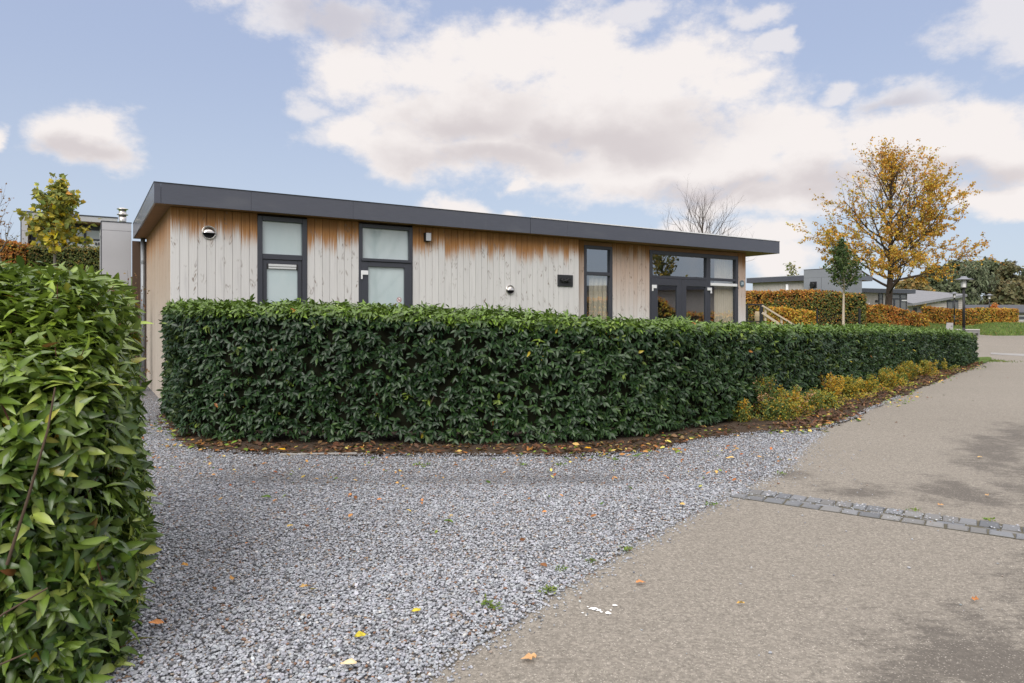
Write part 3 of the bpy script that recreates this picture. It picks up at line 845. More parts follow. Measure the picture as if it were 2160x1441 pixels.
def gravel_stones():
    rng = np.random.default_rng(77); iv, ifc = ico()
    pts = []
    # denser near the eye
    for y0, y1, dens in ((1.9, 4.2, 5600), (4.2, 6.2, 3600), (6.2, 9.6, 1700)):
        xr = (-0.72 * y1 - 0.4, 0.62 * y1); n = int((xr[1] - xr[0]) * (y1 - y0) * dens)
        P = np.stack([rng.uniform(*xr, n), rng.uniform(y0, y1, n)], 1)
        P = P[(np.abs(P[:, 0] / P[:, 1]) < 0.80)]
        pts.append(P)
    n = 9000; pts.append(np.stack([rng.uniform(-8, -3.4, n), rng.uniform(8.2, 13, n)], 1))
    P = np.concatenate(pts); d_ = np.array(drive_w)
    ins = point_in_poly(P, drive_poly) & ~point_in_poly(P, soil_poly)
    # strays over the edge onto the asphalt
    st = []
    for a, b in zip(d_[:-1], d_[1:]):
        l = np.linalg.norm(b - a); k = int(l * 330); t = rng.random(k)[:, None]; q = a + (b - a) * t
        nr = np.array([b[1] - a[1], -(b[0] - a[0])]) / max(l, 1e-6)
        st.append(q + nr * (rng.exponential(0.045, k) - 0.02)[:, None])
    a, d, nn = GUT
    k = 900; s = np.r_[rng.uniform(0, 2.6, k)]; s = s[(rng.random(k) < 1.0 * np.exp(-((s - 1.15) / 0.35) ** 2) + 0.45 * np.exp(-s / 0.6) + 0.12)]
    q = np.array([a[:2]]) + np.array([d[:2]]) * s[:, None] + np.array([nn[:2]]) * rng.normal(0.12, 0.09, len(s))[:, None]; st.append(q)
    k = 120; q = np.stack([rng.uniform(0.2, 3.4, k), rng.uniform(2.4, 8, k)], 1); st.append(q)
    k = 260; s = rng.random(k); q = np.stack([2.05 + s * 1.6 + rng.normal(0, 0.35, k), 6.1 + s * 1.9 + rng.normal(0, 0.25, k)], 1); st.append(q)
    S = np.concatenate(st); S = S[~point_in_poly(S, soil_poly)]
    so = np.array(soil_w[:17]); sg = np.r_[0, np.cumsum(np.linalg.norm(np.diff(so, axis=0), axis=1))]; k = 3800; u = rng.random(k) * sg[-1]
    S = np.concatenate([S, np.stack([np.interp(u, sg, so[:, 0]), np.interp(u, sg, so[:, 1]) + rng.normal(0.01, 0.05, k)], 1)])
    P = np.concatenate([P[ins], S]); n = len(P); ns = len(S)
    size = rng.uniform(0.0048, 0.0092, n) * (1 + 0.35 * (rng.random(n) < 0.12))
    size[-ns:] *= rng.uniform(0.35, 1.0, ns)
    sc = np.stack([size * rng.uniform(0.9, 1.5, n), size * rng.uniform(0.75, 1.15, n), size * rng.uniform(0.5, 0.8, n)], 1)
    J = iv[None] * (1 + rng.normal(size=(n, 12, 1)) * 0.16)
    V = J * sc[:, None, :]
    th = rng.uniform(0, 6.28, n); ti = rng.normal(0, 0.35, n)
    c, s = np.cos(ti)[:, None], np.sin(ti)[:, None]; y, z = V[..., 1] * c - V[..., 2] * s, V[..., 1] * s + V[..., 2] * c
    c, s = np.cos(th)[:, None], np.sin(th)[:, None]; x, y = V[..., 0] * c - y * s, V[..., 0] * s + y * c
    V = np.stack([x, y, z], -1)
    zb = np.where(np.arange(n) < n - ns, 0.013 + rng.random(n) ** 1.5 * 0.011, 0.006 + size * 0.35)
    gs = (P - np.array([a[:2]])) @ np.array(d[:2]); gn = (P - np.array([a[:2]])) @ np.array(nn[:2]); ig = (np.arange(n) >= n - ns) & (gs > -.1) & (gs < 4.2) & (gn > -.02) & (gn < .34); zb[ig] = 0.017 + size[ig] * 0.4
    zb[-3800:] = 0.028 + size[-3800:] * 0.2
    # shallow wheel dips and ridges across the drive
    V += np.stack([P[:, 0], P[:, 1], zb], 1)[:, None, :]
    pal = [(0.30, 0.312, 0.34), (0.385, 0.397, 0.425), (0.455, 0.468, 0.50), (0.53, 0.545, 0.575), (0.17, 0.175, 0.19), (0.33, 0.27, 0.22), (0.24, 0.13, 0.08), (0.60, 0.58, 0.55)]
    col = pal_pick(rng, n, pal, [0.20, 0.33, 0.28, 0.055, 0.06, 0.045, 0.02, 0.01], 0.10, 0.015)
    # the damp, darker band where tyres stand
    wet = np.exp(-((P[:, 1] - 6.35 - 0.05 * np.sin(P[:, 0] * 2)) / 0.24) ** 2) * ss(-3.2, -2.2, P[:, 0]) * ss(1.3, 0.5, P[:, 0]); wet = np.clip(wet * (0.75 + 0.5 * snoise(np.c_[P, P[:, :1] * 0], 1.5)), 0, 1)
    col = col * (1 - 0.46 * wet)[:, None] * np.array([0.93, 0.945, 0.965])
    Fc = (ifc[None] + (np.arange(n) * 12)[:, None, None]).reshape(-1, 3)
    o = np_mesh('gravel', V.reshape(-1, 3), Fc, MAT['stone'], None, np.repeat(col, 12, 0))
    return kind(o, 'stuff')


gravel_stones()


# ------------------------------------------------------------------ main clipped laurel hedge
def front_hedge():
    rng = np.random.default_rng(1)
    path = [(-5.50, 10.7, 1.74), (-4.72, 9.40, 1.75), (-4.22, 8.55, 1.73), (-3.80, 8.22, 1.73), (-2.14, 8.12, 1.695), (-0.45, 8.03, 1.62), (0.97, 8.18, 1.565), (1.75, 8.6, 1.53), (2.45, 9.19, 1.50), (3.01, 9.66, 1.475), (4.33, 11.05, 1.43),
            (5.94, 12.8, 1.40), (8.3, 15.5, 1.36), (11.45, 18.9, 1.27), (14.5, 21.9, 1.17), (16.35, 24.0, 1.05)]
    root = empty('clipped_hedge', (0, 8.6, 0)); tag(root, 'long dark green clipped laurel hedge in front of the wooden bungalow', 'hedge')
    inv = (0, -8.6, 0)
    n = 19500
    P, Nn, rel = hedge_surface(rng, path, 0.95, n, z0=0.10, back=0.10, lump=0.055, base_z=False)
    # thin out the far end a little: leaves read finer there
    depth = -rng.random(len(P)) ** 2 * 0.13
    P = P + Nn * depth[:, None]
    cl_n = snoise(P, 1.3)

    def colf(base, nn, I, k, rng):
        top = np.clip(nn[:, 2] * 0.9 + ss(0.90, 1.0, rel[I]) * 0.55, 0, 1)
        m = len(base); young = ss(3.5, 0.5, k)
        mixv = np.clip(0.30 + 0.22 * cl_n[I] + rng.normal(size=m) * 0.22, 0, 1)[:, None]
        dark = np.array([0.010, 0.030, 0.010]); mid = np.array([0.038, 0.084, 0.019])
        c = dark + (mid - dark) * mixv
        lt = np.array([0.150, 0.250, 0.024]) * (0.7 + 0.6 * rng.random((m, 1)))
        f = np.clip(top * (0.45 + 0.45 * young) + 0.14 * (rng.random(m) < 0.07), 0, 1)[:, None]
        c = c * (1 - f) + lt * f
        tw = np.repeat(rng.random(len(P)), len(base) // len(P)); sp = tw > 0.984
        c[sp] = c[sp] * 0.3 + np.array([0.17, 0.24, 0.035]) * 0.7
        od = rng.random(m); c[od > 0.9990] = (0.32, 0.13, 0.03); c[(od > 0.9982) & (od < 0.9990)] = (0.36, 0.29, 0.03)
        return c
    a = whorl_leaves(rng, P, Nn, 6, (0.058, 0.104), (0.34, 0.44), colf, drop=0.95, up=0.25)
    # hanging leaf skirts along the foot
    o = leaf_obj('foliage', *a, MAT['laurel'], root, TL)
    o.location = inv
    c = hedge_core('shade_core', path, 0.95, 0.15, root, MAT['core'], z0=0.16, top=0.16, base_z=False); c.location = inv
    # bare stems under the skirt
    lines = []; pth = smooth_path([(p[0], p[1], 1) for p in path]); tg = unit(np.gradient(pth[:, :2], axis=0)); nr = np.stack([tg[:, 1], -tg[:, 0]], 1)
    for i in range(0, len(pth), 1):
        for q in range(2):
            w = rng.uniform(0.24, 0.7); b = np.r_[pth[i, :2] - nr[i] * w + rng.normal(size=2) * 0.08, 0.0]
            t = b + np.array([rng.normal() * 0.12, rng.normal() * 0.08, 0.6]); lines.append((np.array([b, (b + t) / 2 + rng.normal(size=3) * 0.02, t]), np.array([0.014, 0.011, 0.008]), 5))
    s = tubes_mesh('stems', lines, MAT['bark'], root); s.location = inv
    return root


front_hedge()


# ------------------------------------------------------------------ near laurel hedge on the left
def near_hedge():
    rng = np.random.default_rng(2)
    # centre line runs away from the eye on the left; body box with a rounded top and shoulder
    root = empty('laurel_hedge', (-2.2, 3.0, 0)); tag(root, 'large leaved yellow-green laurel hedge close by at the left edge', 'hedge')
    inv = (2.2, -3.0, 0)
    path = [(-5.6, 2.35, 1.52), (-4.0, 2.40, 1.52), (-2.5, 2.42, 1.46), (-1.72, 2.44, 1.34), (-1.49, 2.60, 1.26), (-1.61, 2.95, 1.40), (-2.08, 3.75, 1.55), (-2.45, 4.5, 1.57), (-2.7, 5.0, 1.57)]
    pth = path

    def surf(n, back=0.0):
        P, Nn, rel = hedge_surface(rng, pth, 1.5, n, z0=0.05, back=back, rad=0.34, lump=0.05, base_z=False)
        # the crown domes up behind the clipped face
        return P, Nn, rel
    P, Nn, rel = surf(16500)
    # dome: raise the top further from the front face
    yy = P[:, 1]; up = 0.27 * ss(2.5, 3.4, yy) * ss(0.8, 1.3, P[:, 2]) * ss(-1.3, -2.1, P[:, 0])
    P[:, 2] += up
    vis = (P[:, 0] / P[:, 1] > -1.5) & (Nn[:, 1] < 0.9)
    vis &= ~((P[:, 2] < 0.95) & (snoise(P + 2, 4.5) + rng.normal(size=len(P)) * .35 < -0.35))
    P, Nn, rel = P[vis], Nn[vis], rel[vis]
    P = P - Nn * (rng.random(len(P)) ** 1.6 * 0.20)[:, None]
    cn = snoise(P, 2.5)

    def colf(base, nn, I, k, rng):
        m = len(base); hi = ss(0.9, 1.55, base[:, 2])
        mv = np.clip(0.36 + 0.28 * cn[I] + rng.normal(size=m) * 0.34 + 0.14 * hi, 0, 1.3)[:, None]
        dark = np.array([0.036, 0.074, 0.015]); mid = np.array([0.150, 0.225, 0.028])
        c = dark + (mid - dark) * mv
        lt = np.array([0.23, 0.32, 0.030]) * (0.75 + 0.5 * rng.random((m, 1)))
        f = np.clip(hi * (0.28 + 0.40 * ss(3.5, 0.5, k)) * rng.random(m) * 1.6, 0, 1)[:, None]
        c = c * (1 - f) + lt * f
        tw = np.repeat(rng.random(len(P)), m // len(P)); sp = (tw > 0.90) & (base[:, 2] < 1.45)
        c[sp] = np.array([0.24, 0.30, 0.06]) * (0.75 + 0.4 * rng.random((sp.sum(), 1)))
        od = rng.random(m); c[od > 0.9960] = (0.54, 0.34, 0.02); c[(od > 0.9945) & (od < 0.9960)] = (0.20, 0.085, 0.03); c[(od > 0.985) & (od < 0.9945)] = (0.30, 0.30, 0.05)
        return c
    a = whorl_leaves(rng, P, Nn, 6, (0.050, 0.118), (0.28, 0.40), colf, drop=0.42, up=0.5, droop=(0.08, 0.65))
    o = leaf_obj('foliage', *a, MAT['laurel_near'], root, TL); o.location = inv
    c = hedge_core('shade_core', [(x, y + (0.0 if y < 2.6 else 0), h) for x, y, h in path], 1.5, 0.36, root, MAT['core'], z0=0.25, top=0.30, base_z=False); c.location = inv
    # brown branches showing between the leaves, reddish young twigs
    lines, red = [], []
    for i in range(26):
        x0 = rng.uniform(-2.6, -1.85); b = np.array([x0 - 0.25, rng.uniform(2.75, 3.1), 0.0]); pts = [b]; d = np.array([rng.normal() * 0.12 - 0.05, 0.02, 1.0])
        for k in range(6):
            d = d + rng.normal(size=3) * 0.10; d /= np.linalg.norm(d); pts.append(pts[-1] + d * 0.16)
        lines.append((np.array(pts), np.linspace(0.013, 0.004, 7), 6))
    br = [((-1.95, 2.34, 0.05), (-1.80, 2.36, 0.32), (-1.62, 2.37, 0.45), (-1.50, 2.42, 0.52)), ((-1.9, 2.34, 0.66), (-1.72, 2.34, 0.95), (-1.66, 2.38, 1.10)),
          ((-1.62, 2.38, 0.62), (-1.56, 2.40, 0.85), (-1.50, 2.42, 1.10), (-1.50, 2.46, 1.25)), ((-1.85, 2.36, 0.20), (-1.70, 2.36, 0.24), (-1.55, 2.38, 0.30))]
    for q in br: lines.append((np.array(q) + np.array([-0.20, 0.08, 0]), np.linspace(0.0060, 0.003, len(q)), 7))
    for i in rng.choice(len(P), 520, replace=False):
        d = unit((Nn[i] + np.array([0, 0, 0.6]) + rng.normal(size=3) * 0.4)[None])[0]; q = P[i] - d * 0.05
        red.append((np.array([q - d * 0.10, q, q + d * 0.09]), np.array([0.0032, 0.0028, 0.0016]), 5))
    for nm, ls, m in (('branches', lines, MAT['twig_brown']), ('young_twigs', red, MAT['twig_red'])):
        b = tubes_mesh(nm, ls, m, root); b.location = inv
    return root


near_hedge()


# ------------------------------------------------------------------ low shrubs along the hedge foot
def foot_shrub(i, px, py, wid, h, pal, wts, label, extra=0.0):
    x, y = gp(px, py); rng = np.random.default_rng(300 + i)
    root = empty('spirea_shrub', (x, y, tz(x, y))); tag(root, label, 'shrub', 'low shrubs at the foot of the long hedge')
    n = int(2300 * (wid / 0.5) ** 1.4); lines = []; tips = []
    for k in range(30):
        a = rng.uniform(0, 6.28); tilt = abs(rng.normal(0, 0.62)); d = np.array([math.cos(a) * math.sin(tilt), math.sin(a) * math.sin(tilt), math.cos(tilt)])
        L = h * rng.uniform(0.5, 1.2) * (1 + 0.5 * math.sin(tilt) * (wid / h - 1)); b = np.array([rng.normal() * wid * 0.12, rng.normal() * wid * 0.10, 0.0])
        t = np.linspace(0, 1, 6)[:, None]; pts = b + d * L * t + np.array([0, 0, -0.14 * L]) * t ** 2.5 + rng.normal(size=(6, 3)) * 0.008
        lines.append((pts, np.linspace(0.0035, 0.0012, 6), 3)); tips.append(pts)
    tubes_mesh('stems', lines, MAT['twig_red'], root)
    tp = np.array(tips); k = rng.integers(0, len(tp), n); u = 5 * (1 - rng.random(n) ** 1.7 * 0.85); j = np.minimum(u.astype(int), 4)
    P = tp[k, j] + (tp[k, j + 1] - tp[k, j]) * (u - j)[:, None] + rng.normal(size=(n, 3)) * 0.025
    P[:, 2] = np.maximum(P[:, 2], 0.02)
    w = np.array(wts)[None].repeat(n, 0) * np.exp(rng.normal(size=(len(tp), len(wts))) * 1.1)[k]
    leaf_obj('foliage', P, unit(rdirs(rng, n) + (tp[k, 5] - tp[k, 0]) * 1.2), unit(rdirs(rng, n) + [0, -0.3, 0.9]), rng.uniform(0.022, 0.050, n), rng.uniform(0.014, 0.028, n),
             rng.uniform(0, 0.3, n), pal_pick(rng, n, pal, w), MAT['leaf'], root, TS)
    return root


PAL_S = [(0.62, 0.35, 0.030), (0.48, 0.40, 0.045), (0.14, 0.20, 0.040), (0.055, 0.10, 0.028), (0.52, 0.30, 0.18)]
sh = [(1612, 886, .62, .66, (1.2, 1.5, 4, 4, 1.2), 'tallest green shrub with pink tinged tips at the start of the low row'),
      (1560, 896, .40, .30, (2, 2, 3, 3, 0), 'small yellow-green shrub nearest the gravel in the low row'),
      (1668, 884, .48, .42, (7, 4, 1.5, .5, 2), 'orange-yellow shrub beside the tallest green one in the low row'),
      (1712, 872, .42, .34, (1, 2, 5, 2, 0), 'low mid green shrub between two yellow ones on the soil'),
      (1752, 854, .46, .48, (8, 4, 1, .2, .5), 'brightest golden yellow shrub standing in the low row'),
      (1795, 846, .44, .42, (4, 4, 3, 1, 0), 'yellow-green shrub just past the brightest golden one'),
      (1832, 834, .46, .36, (3, 4, 4, 1, 0), 'pale green shrub halfway along the far part of the row'),
      (1872, 824, .52, .40, (2, 5, 4, 1, 0), 'olive green shrub near the far end of the low row'),
      (1915, 808, .58, .45, (4, 6, 2, 1, .5), 'wide yellow shrub last but one in the low row'),
      (1948, 798, .50, .40, (3, 6, 3, 1, .5), 'last yellow-olive shrub at the far end of the row')]
sh += [(1642, 893, .46, .28, (1, 2, 4, 3, 0), 'low green tuft in front of the orange-yellow shrub'), (1738, 867, .40, .26, (1, 3, 5, 1, 0), 'small fresh green tuft squeezed beside the golden shrub'),
       (1895, 818, .42, .28, (1, 3, 5, 2, 0), 'low green tuft before the wide yellow shrub'), (1985, 786, .50, .24, (1, 4, 4, 2, 0), 'flat green tuft past the last shrub of the row')]
for i, (px, py, w_, h_, wt, lb) in enumerate(sh): foot_shrub(i, px, py - 4, w_ * 1.22, h_ * 1.02, PAL_S, wt, lb)


# ------------------------------------------------------------------ the bungalow
TH = math.atan2(0.5305, 0.8477); UX, UY = math.cos(TH), math.sin(TH); VX, VY = -UY, UX
HX, HY = -755 / F * 11.0, 11.0                     # fascia corner nearest on the left
ZS = EYE + 248.1 / F * 11.0; ZT = EYE + (HZ - 383.9) / F * 11.0
B1, B2, BL = 0.25, 0.45, 5.67                      # wall set-backs behind the fascia, body depth


def hs(px, b):
    r = (px - CX) / F
    return (r * (HY + b * VY) - HX - b * VX) / (UX - r * UY)


def hz(px, py, b):
    s = hs(px, b); return EYE + (HZ - py) / F * (HY + s * UY + b * VY)


def hb(px, s):
    """depth coordinate on the plane x_local = s"""
    r = (px - CX) / F
    return (r * (HY + s * UY) - HX - s * UX) / (VX - r * VY)


def boards(name, s0, s1, plane, z0, z1, mat, parent, w=0.143, axis='u', seed=0, base=None, out=-1):
    """vertical tongue-and-groove boards; axis 'u' along the front, 'v' along a gable. out: sign of the outward direction on the other axis"""
    rng = np.random.default_rng(seed); n = max(1, round(abs(s1 - s0) / w)); w = (s1 - s0) / n
    prof = [(0.0, 0.013), (0.028, 0.013), (0.045, 0.0), (0.34, 0.0), (0.36, 0.0008), (0.38, 0.0), (0.985, 0.0), (1.0, 0.013)]
    V, Q, Cc = [], [], []; off = 0
    for i in range(n):
        r1, r3 = rng.random(2); m = len(prof)
        for z in (z0, z1):
            for a, dpt in prof:
                s = s0 + (i + a) * w; p = plane - out * dpt
                V.append((s, p, z) if axis == 'u' else (p, s, z)); Cc.append((r1, a, r3))
        for k in range(m - 1): Q.append((off + k, off + k + 1, off + m + k + 1, off + m + k))
        off += 2 * m
    o = np_mesh(name, np.array(V), np.array(Q), mat, parent, np.array(Cc))
    bm = bmesh.new(); bm.from_mesh(o.data)
    want = Vector((0, out, 0)) if axis == 'u' else Vector((out, 0, 0))
    for f in bm.faces:
        f.normal_update()
        if f.normal.dot(want) < -0.01: f.normal_flip()
    bm.to_mesh(o.data); bm.free()
    return o


def frame_bars(s0, s1, v, z0, z1, fw, d, extra=()):
    """a frame in the u-z plane: jambs, head, sill and extra bars, depth d behind v"""
    L = [(s0, s0 + fw, v, v + d, z0, z1), (s1 - fw, s1, v, v + d, z0, z1), (s0 + fw, s1 - fw, v, v + d, z1 - fw, z1), (s0 + fw, s1 - fw, v, v + d, z0, z0 + fw)]
    return L + list(extra)


def curtain(name, s0, s1, v, z0, z1, parent, waves=9, amp=0.03, mat=None):
    n = waves * 8; t = np.linspace(0, 1, n + 1); s = s0 + (s1 - s0) * t
    y = v + amp * np.sin(t * waves * 2 * np.pi) * (0.75 + 0.25 * np.sin(t * 17)); V = np.r_[np.c_[s, y, np.full(n + 1, z0)], np.c_[s, y * 1.0, np.full(n + 1, z1)]]
    i = np.arange(n); return np_mesh(name, V, np.stack([i, i + 1, i + n + 2, i + n + 1], 1), mat or MAT['curtain'], parent, smooth=True)


def text_part(name, body, size, loc, mat, parent, rot=(R(90), 0, 0), ext=0.001):
    cu = bpy.data.curves.new(name, 'FONT'); cu.body = body; cu.size = size; cu.align_x = 'CENTER'; cu.align_y = 'CENTER'; cu.extrude = ext
    t = bpy.data.objects.new(name, cu); me = bpy.data.meshes.new_from_object(t); bpy.data.objects.remove(t); me.materials.clear(); me.materials.append(mat)
    o = new_obj(name, me, parent); o.location = loc; o.rotation_euler = rot
    return o


def round_vent(parent, s, v, z, r):
    """stainless louvred cowl on the wall: flange ring, hood over the upper half, black disc standing in for the shaded mouth"""
    bm = bmesh.new()
    def P(rr, a, d): return (s + rr * math.cos(a), v - d, z + rr * math.sin(a))
    n = 28
    rings = [[bm.verts.new(P(rr, 2 * math.pi * i / n, d)) for i in range(n)] for rr, d in ((r, -0.004), (r, 0.012), (r * 0.95, 0.022), (r * 0.86, 0.020), (r * 0.82, 0.006))]
    for A, B in zip(rings, rings[1:]):
        for i in range(n):
            f = bm.faces.new((A[i], A[(i + 1) % n], B[(i + 1) % n], B[i])); f.smooth = True
    o = bm_obj('round_vent', bm, MAT['steel'], parent)
    bm = bmesh.new(); rows = []
    for k in range(7):                                # domed hood: from the top rim bulging out, lower lip a little below centre
        fk = k / 6
        row = []
        for i in range(17):
            a = math.pi * i / 16; x = r * 0.83 * math.cos(a) * (1 if fk < .98 else 1)
            top = math.sin(a) * r * 0.83; bot = -0.10 * r
            zz = top + (bot - top) * fk; bulge = math.sqrt(max(0, math.sin(a))) * r * 0.55 * math.sin(fk * math.pi / 2) ** 0.8
            row.append(bm.verts.new((s + x, v - 0.012 - bulge, z + zz)))
        rows.append(row)
    for A, B in zip(rows, rows[1:]):
        for i in range(16):
            f = bm.faces.new((A[i], A[i + 1], B[i + 1], B[i])); f.smooth = True
    bmesh.ops.remove_doubles(bm, verts=bm.verts[:], dist=1e-4); bm_obj('hood', bm, MAT['steel'], o)
    bm = bmesh.new(); vs = [bm.verts.new(P(r * 0.81, 2 * math.pi * i / n, 0.004)) for i in range(n)]; bm.faces.new(vs); bm_obj('vent_shade_disc', bm, MAT['dark'], o)  # solid disc, the shade inside the cowl painted black
    return o


def bungalow():
    H = empty('wooden_bungalow', (HX, HY, 0), TH); tag(H, 'long low bungalow clad in silvered vertical boards with a dark slate fascia', 'bungalow')
    sL = hs(359.4, B1); s_rec = hs(1221, B1); sR = hs(1573, B2); sE = hs(1644.7, 0.0)
    w1 = (hs(543, B1), hs(647.5, B1)); d2 = (hs(756.7, B1), hs(870, B1)); w3 = (hs(1232, B2), hs(1291.5, B2)); d4 = (hs(1370, B2), hs(1556.5, B2))
    zt = ZS - 0.004; zb = 0.0
    # timber walls
    for k, (a, b) in enumerate(((sL, w1[0]), (w1[1], d2[0]), (d2[1], s_rec))):
        boards('wall', a, b, B1, zb, zt, MAT['clad'], H, seed=10 + k)
    for k, (a, b) in enumerate(((s_rec + 0.002, w3[0]), (w3[1], d4[0]), (d4[1], sR))):
        boards('wall', a, b, B2, zb, zt, MAT['clad_recess'], H, seed=20 + k)
    boards('wall', B1 + 0.02, B2, s_rec, zb, zt, MAT['clad_recess'], H, axis='v', seed=31, out=1)
    v1 = hb(309, sL)
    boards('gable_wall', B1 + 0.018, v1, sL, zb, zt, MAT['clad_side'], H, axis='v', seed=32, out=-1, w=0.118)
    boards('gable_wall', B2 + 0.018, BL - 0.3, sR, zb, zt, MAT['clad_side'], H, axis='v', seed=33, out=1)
    # corner boards
    # solid body behind the boards: rear wall, ceiling, floor, inner side walls
    boxes('inner_shell', [(sL + 0.12, sR - 0.12, BL - 0.45, BL - 0.35, 0.0, ZS), (sL + 0.05, sR - 0.05, 0.60, BL - 0.46, ZS - 0.10, ZS - 0.015),
                          (sL + 0.12, sR - 0.12, 0.60, BL - 0.46, 0.32, 0.42), (sL + 0.06, sL + 0.12, B1 + 0.25, BL - 0.46, 0.0, ZS - 0.11), (sR - 0.12, sR - 0.06, B2 + 0.25, BL - 0.46, 0.0, ZS - 0.11)], MAT['room'], H)
    for a, b, p in ((sL + 0.03, w1[0], B1), (w1[1], d2[0], B1), (d2[1], s_rec - 0.02, B1), (s_rec + 0.01, w3[0], B2), (w3[1], d4[0], B2), (d4[1], sR - 0.03, B2)): boxes('wall_lining', [(a, b, p + 0.03, p + 0.09, 0.0, ZS - 0.012)], MAT['dark'], H)
    # roof: deck, fascia boards with joints, corner trims, planked soffit
    j = [0.10] + [hs(p, 0) for p in (530, 745, 1119, 1197)] + [sE - 0.004]
    fb = []
    for k, (a, b) in enumerate(zip(j, j[1:])):
        g = 0.012 if k == 3 else 0.0025
        fb.append((a + g / 2, b - (0.012 if k == 2 else 0.0025) / 2, 0.0, 0.03, ZS, ZT))
    boxes('fascia', fb, MAT['fascia'], H, bev=0.002)
    boxes('corner_trim', [(0.0, 0.098, -0.002, 0.03, ZS, ZT)], MAT['fascia'], H, bev=0.003)
    side = boxes('side_fascia', [(0.0, 0.03, 0.032, 2.85, ZS, ZT), (0.0, 0.03, 2.853, BL, ZS, ZT)], MAT['fascia'], H, bev=0.002)
    boxes('side_fascia', [(sE - 0.03, sE, 0.032, BL, ZS, ZT)], MAT['fascia'], H, bev=0.002)
    boxes('roof', [(0.032, sE - 0.032, 0.032, BL + 0.3, ZS + 0.03, ZT - 0.06)], MAT['roof_far'], H)
    boxes('roof_trim', [(-0.006, sE + 0.006, -0.010, 0.05, ZT, ZT + 0.010), (-0.006, 0.05, 0.052, BL, ZT, ZT + 0.010), (sE - 0.05, sE + 0.006, 0.052, BL, ZT, ZT + 0.010)], MAT['black'], H)
    boxes('gravel_stop', [(hs(1120, 0.1), sE - 0.08, 0.07, 0.09, ZT + 0.011, ZT + 0.045)], MAT['white'], H)
    pl = []; v = 0.032
    while v < BL - 0.02:
        e = min(v + 0.082, BL); pl.append((0.032, sE - 0.032, v, e, ZS + 0.004 + (0.0), ZS + 0.02)); v += 0.090
    boxes('soffit', pl, MAT['soffit'], H, bev=0.004)

    # ---- window one: fixed frosted light over an opening frosted sash with a trickle vent
    vf = B1 + 0.035
    a, b = w1; fw = 0.085; z_tr0 = hz(595, 548, B1); z_tr1 = hz(595, 537, B1); zh = ZS - 0.035
    win = boxes('window', frame_bars(a, b, vf - 0.05, 0.35, zh, fw, 0.10, [(a + fw, b - fw, vf - 0.04, vf + 0.05, z_tr0, z_tr1)]), MAT['frame'], H, bev=0.004)
    boxes('pane', [(a + fw, b - fw, vf + 0.012, vf + 0.02, z_tr1, zh - fw)], MAT['frost'], win)
    si = 0.075
    sash = boxes('sash', frame_bars(a + fw + .004, b - fw - .004, vf - 0.022, 0.40 + fw, z_tr0 - .004, si, 0.05), MAT['frame'], win, bev=0.004)
    boxes('pane', [(a + fw + si, b - fw - si, vf + 0.006, vf + 0.014, 0.5, z_tr0 - si - .098)], MAT['frost'], win)
    zv = z_tr0 - si
    boxes('trickle_vent', [(a + fw + si + 0.03, b - fw - si - 0.03, vf - 0.035, vf + 0.005, zv - 0.050, zv - 0.008), (a + fw + si + 0.03, b - fw - si - 0.03, vf - 0.028, vf + 0.005, zv - 0.092, zv - 0.055)], plain('satin_aluminium', (0.62, 0.63, 0.64), 0.35, 0.3, var=.04), win, bev=0.004)
    for q in ((a + fw + si, a + fw + si + 0.028, vf - 0.03, vf + 0.005, zv - 0.098, zv), (b - fw - si - 0.028, b - fw - si, vf - 0.03, vf + 0.005, zv - 0.098, zv)): boxes('vent_cap', [q], MAT['black'], win)

    # ---- side door: frosted transom light and frosted door leaf
    a, b = d2; z0d = 0.38; zt1 = hz(812, 547, B1); zt0 = hz(812, 553, B1); fw = 0.075
    door = boxes('door', frame_bars(a, b, vf - 0.05, z0d, zh, fw, 0.10, [(a + fw - .03, b - fw + .03, vf - 0.085, vf + 0.02, zt0, zt1)]), MAT['frame'], H, bev=0.004)
    boxes('pane', [(a + fw, b - fw, vf + 0.012, vf + 0.02, zt1, zh - fw)], MAT['frost'], door)
    la, lb = hs(763.5, B1), b - 0.035; gx0, gx1, gz1 = hs(776, B1), hs(852.5, B1), hz(812, 564, B1)
    leaf = boxes('door_leaf', [(la, gx0, vf - 0.062, vf + 0.03, z0d + .02, zt0 - .006), (gx1, lb, vf - 0.062, vf + 0.03, z0d + .02, zt0 - .006), (gx0, gx1, vf - 0.062, vf + 0.03, gz1, zt0 - .006), (gx0, gx1, vf - 0.062, vf + 0.03, z0d + .02, 0.62)], MAT['frame'], door, bev=0.004)
    boxes('pane', [(gx0, gx1, vf - 0.02, vf - 0.012, 0.62, gz1)], MAT['frost'], door)
    zh0, zh1 = hz(768, 571, B1), hz(768, 580, B1)
    boxes('hinge', [(hs(760.3, B1), hs(775, B1), vf - 0.085, vf - 0.063, zh1, zh0), (hs(760.3, B1), hs(763.3, B1), vf - 0.085, vf - 0.063, hz(762, 589, B1), zh1 - .001)], MAT['white'], door, bev=0.003)
    # no smoking sticker
    sx, sz, sr = hs(842.5, B1), hz(842.5, 632.5, B1), 0.050; sv = vf - 0.0215
    bm = bmesh.new(); n = 32
    def ringp(r0, r1, d, mi):
        A = [bm.verts.new((sx + r0 * math.cos(2 * math.pi * i / n), sv - d, sz + r0 * math.sin(2 * math.pi * i / n))) for i in range(n)]
        B = [bm.verts.new((sx + r1 * math.cos(2 * math.pi * i / n), sv - d, sz + r1 * math.sin(2 * math.pi * i / n))) for i in range(n)]
        for i in range(n):
            f = bm.faces.new((A[i], A[(i + 1) % n], B[(i + 1) % n], B[i])); f.material_index = mi
    vs = [bm.verts.new((sx + sr * math.cos(2 * math.pi * i / n), sv, sz + sr * math.sin(2 * math.pi * i / n))) for i in range(n)]; bm.faces.new(vs)
    ringp(sr, sr * 0.84, 0.001, 1)
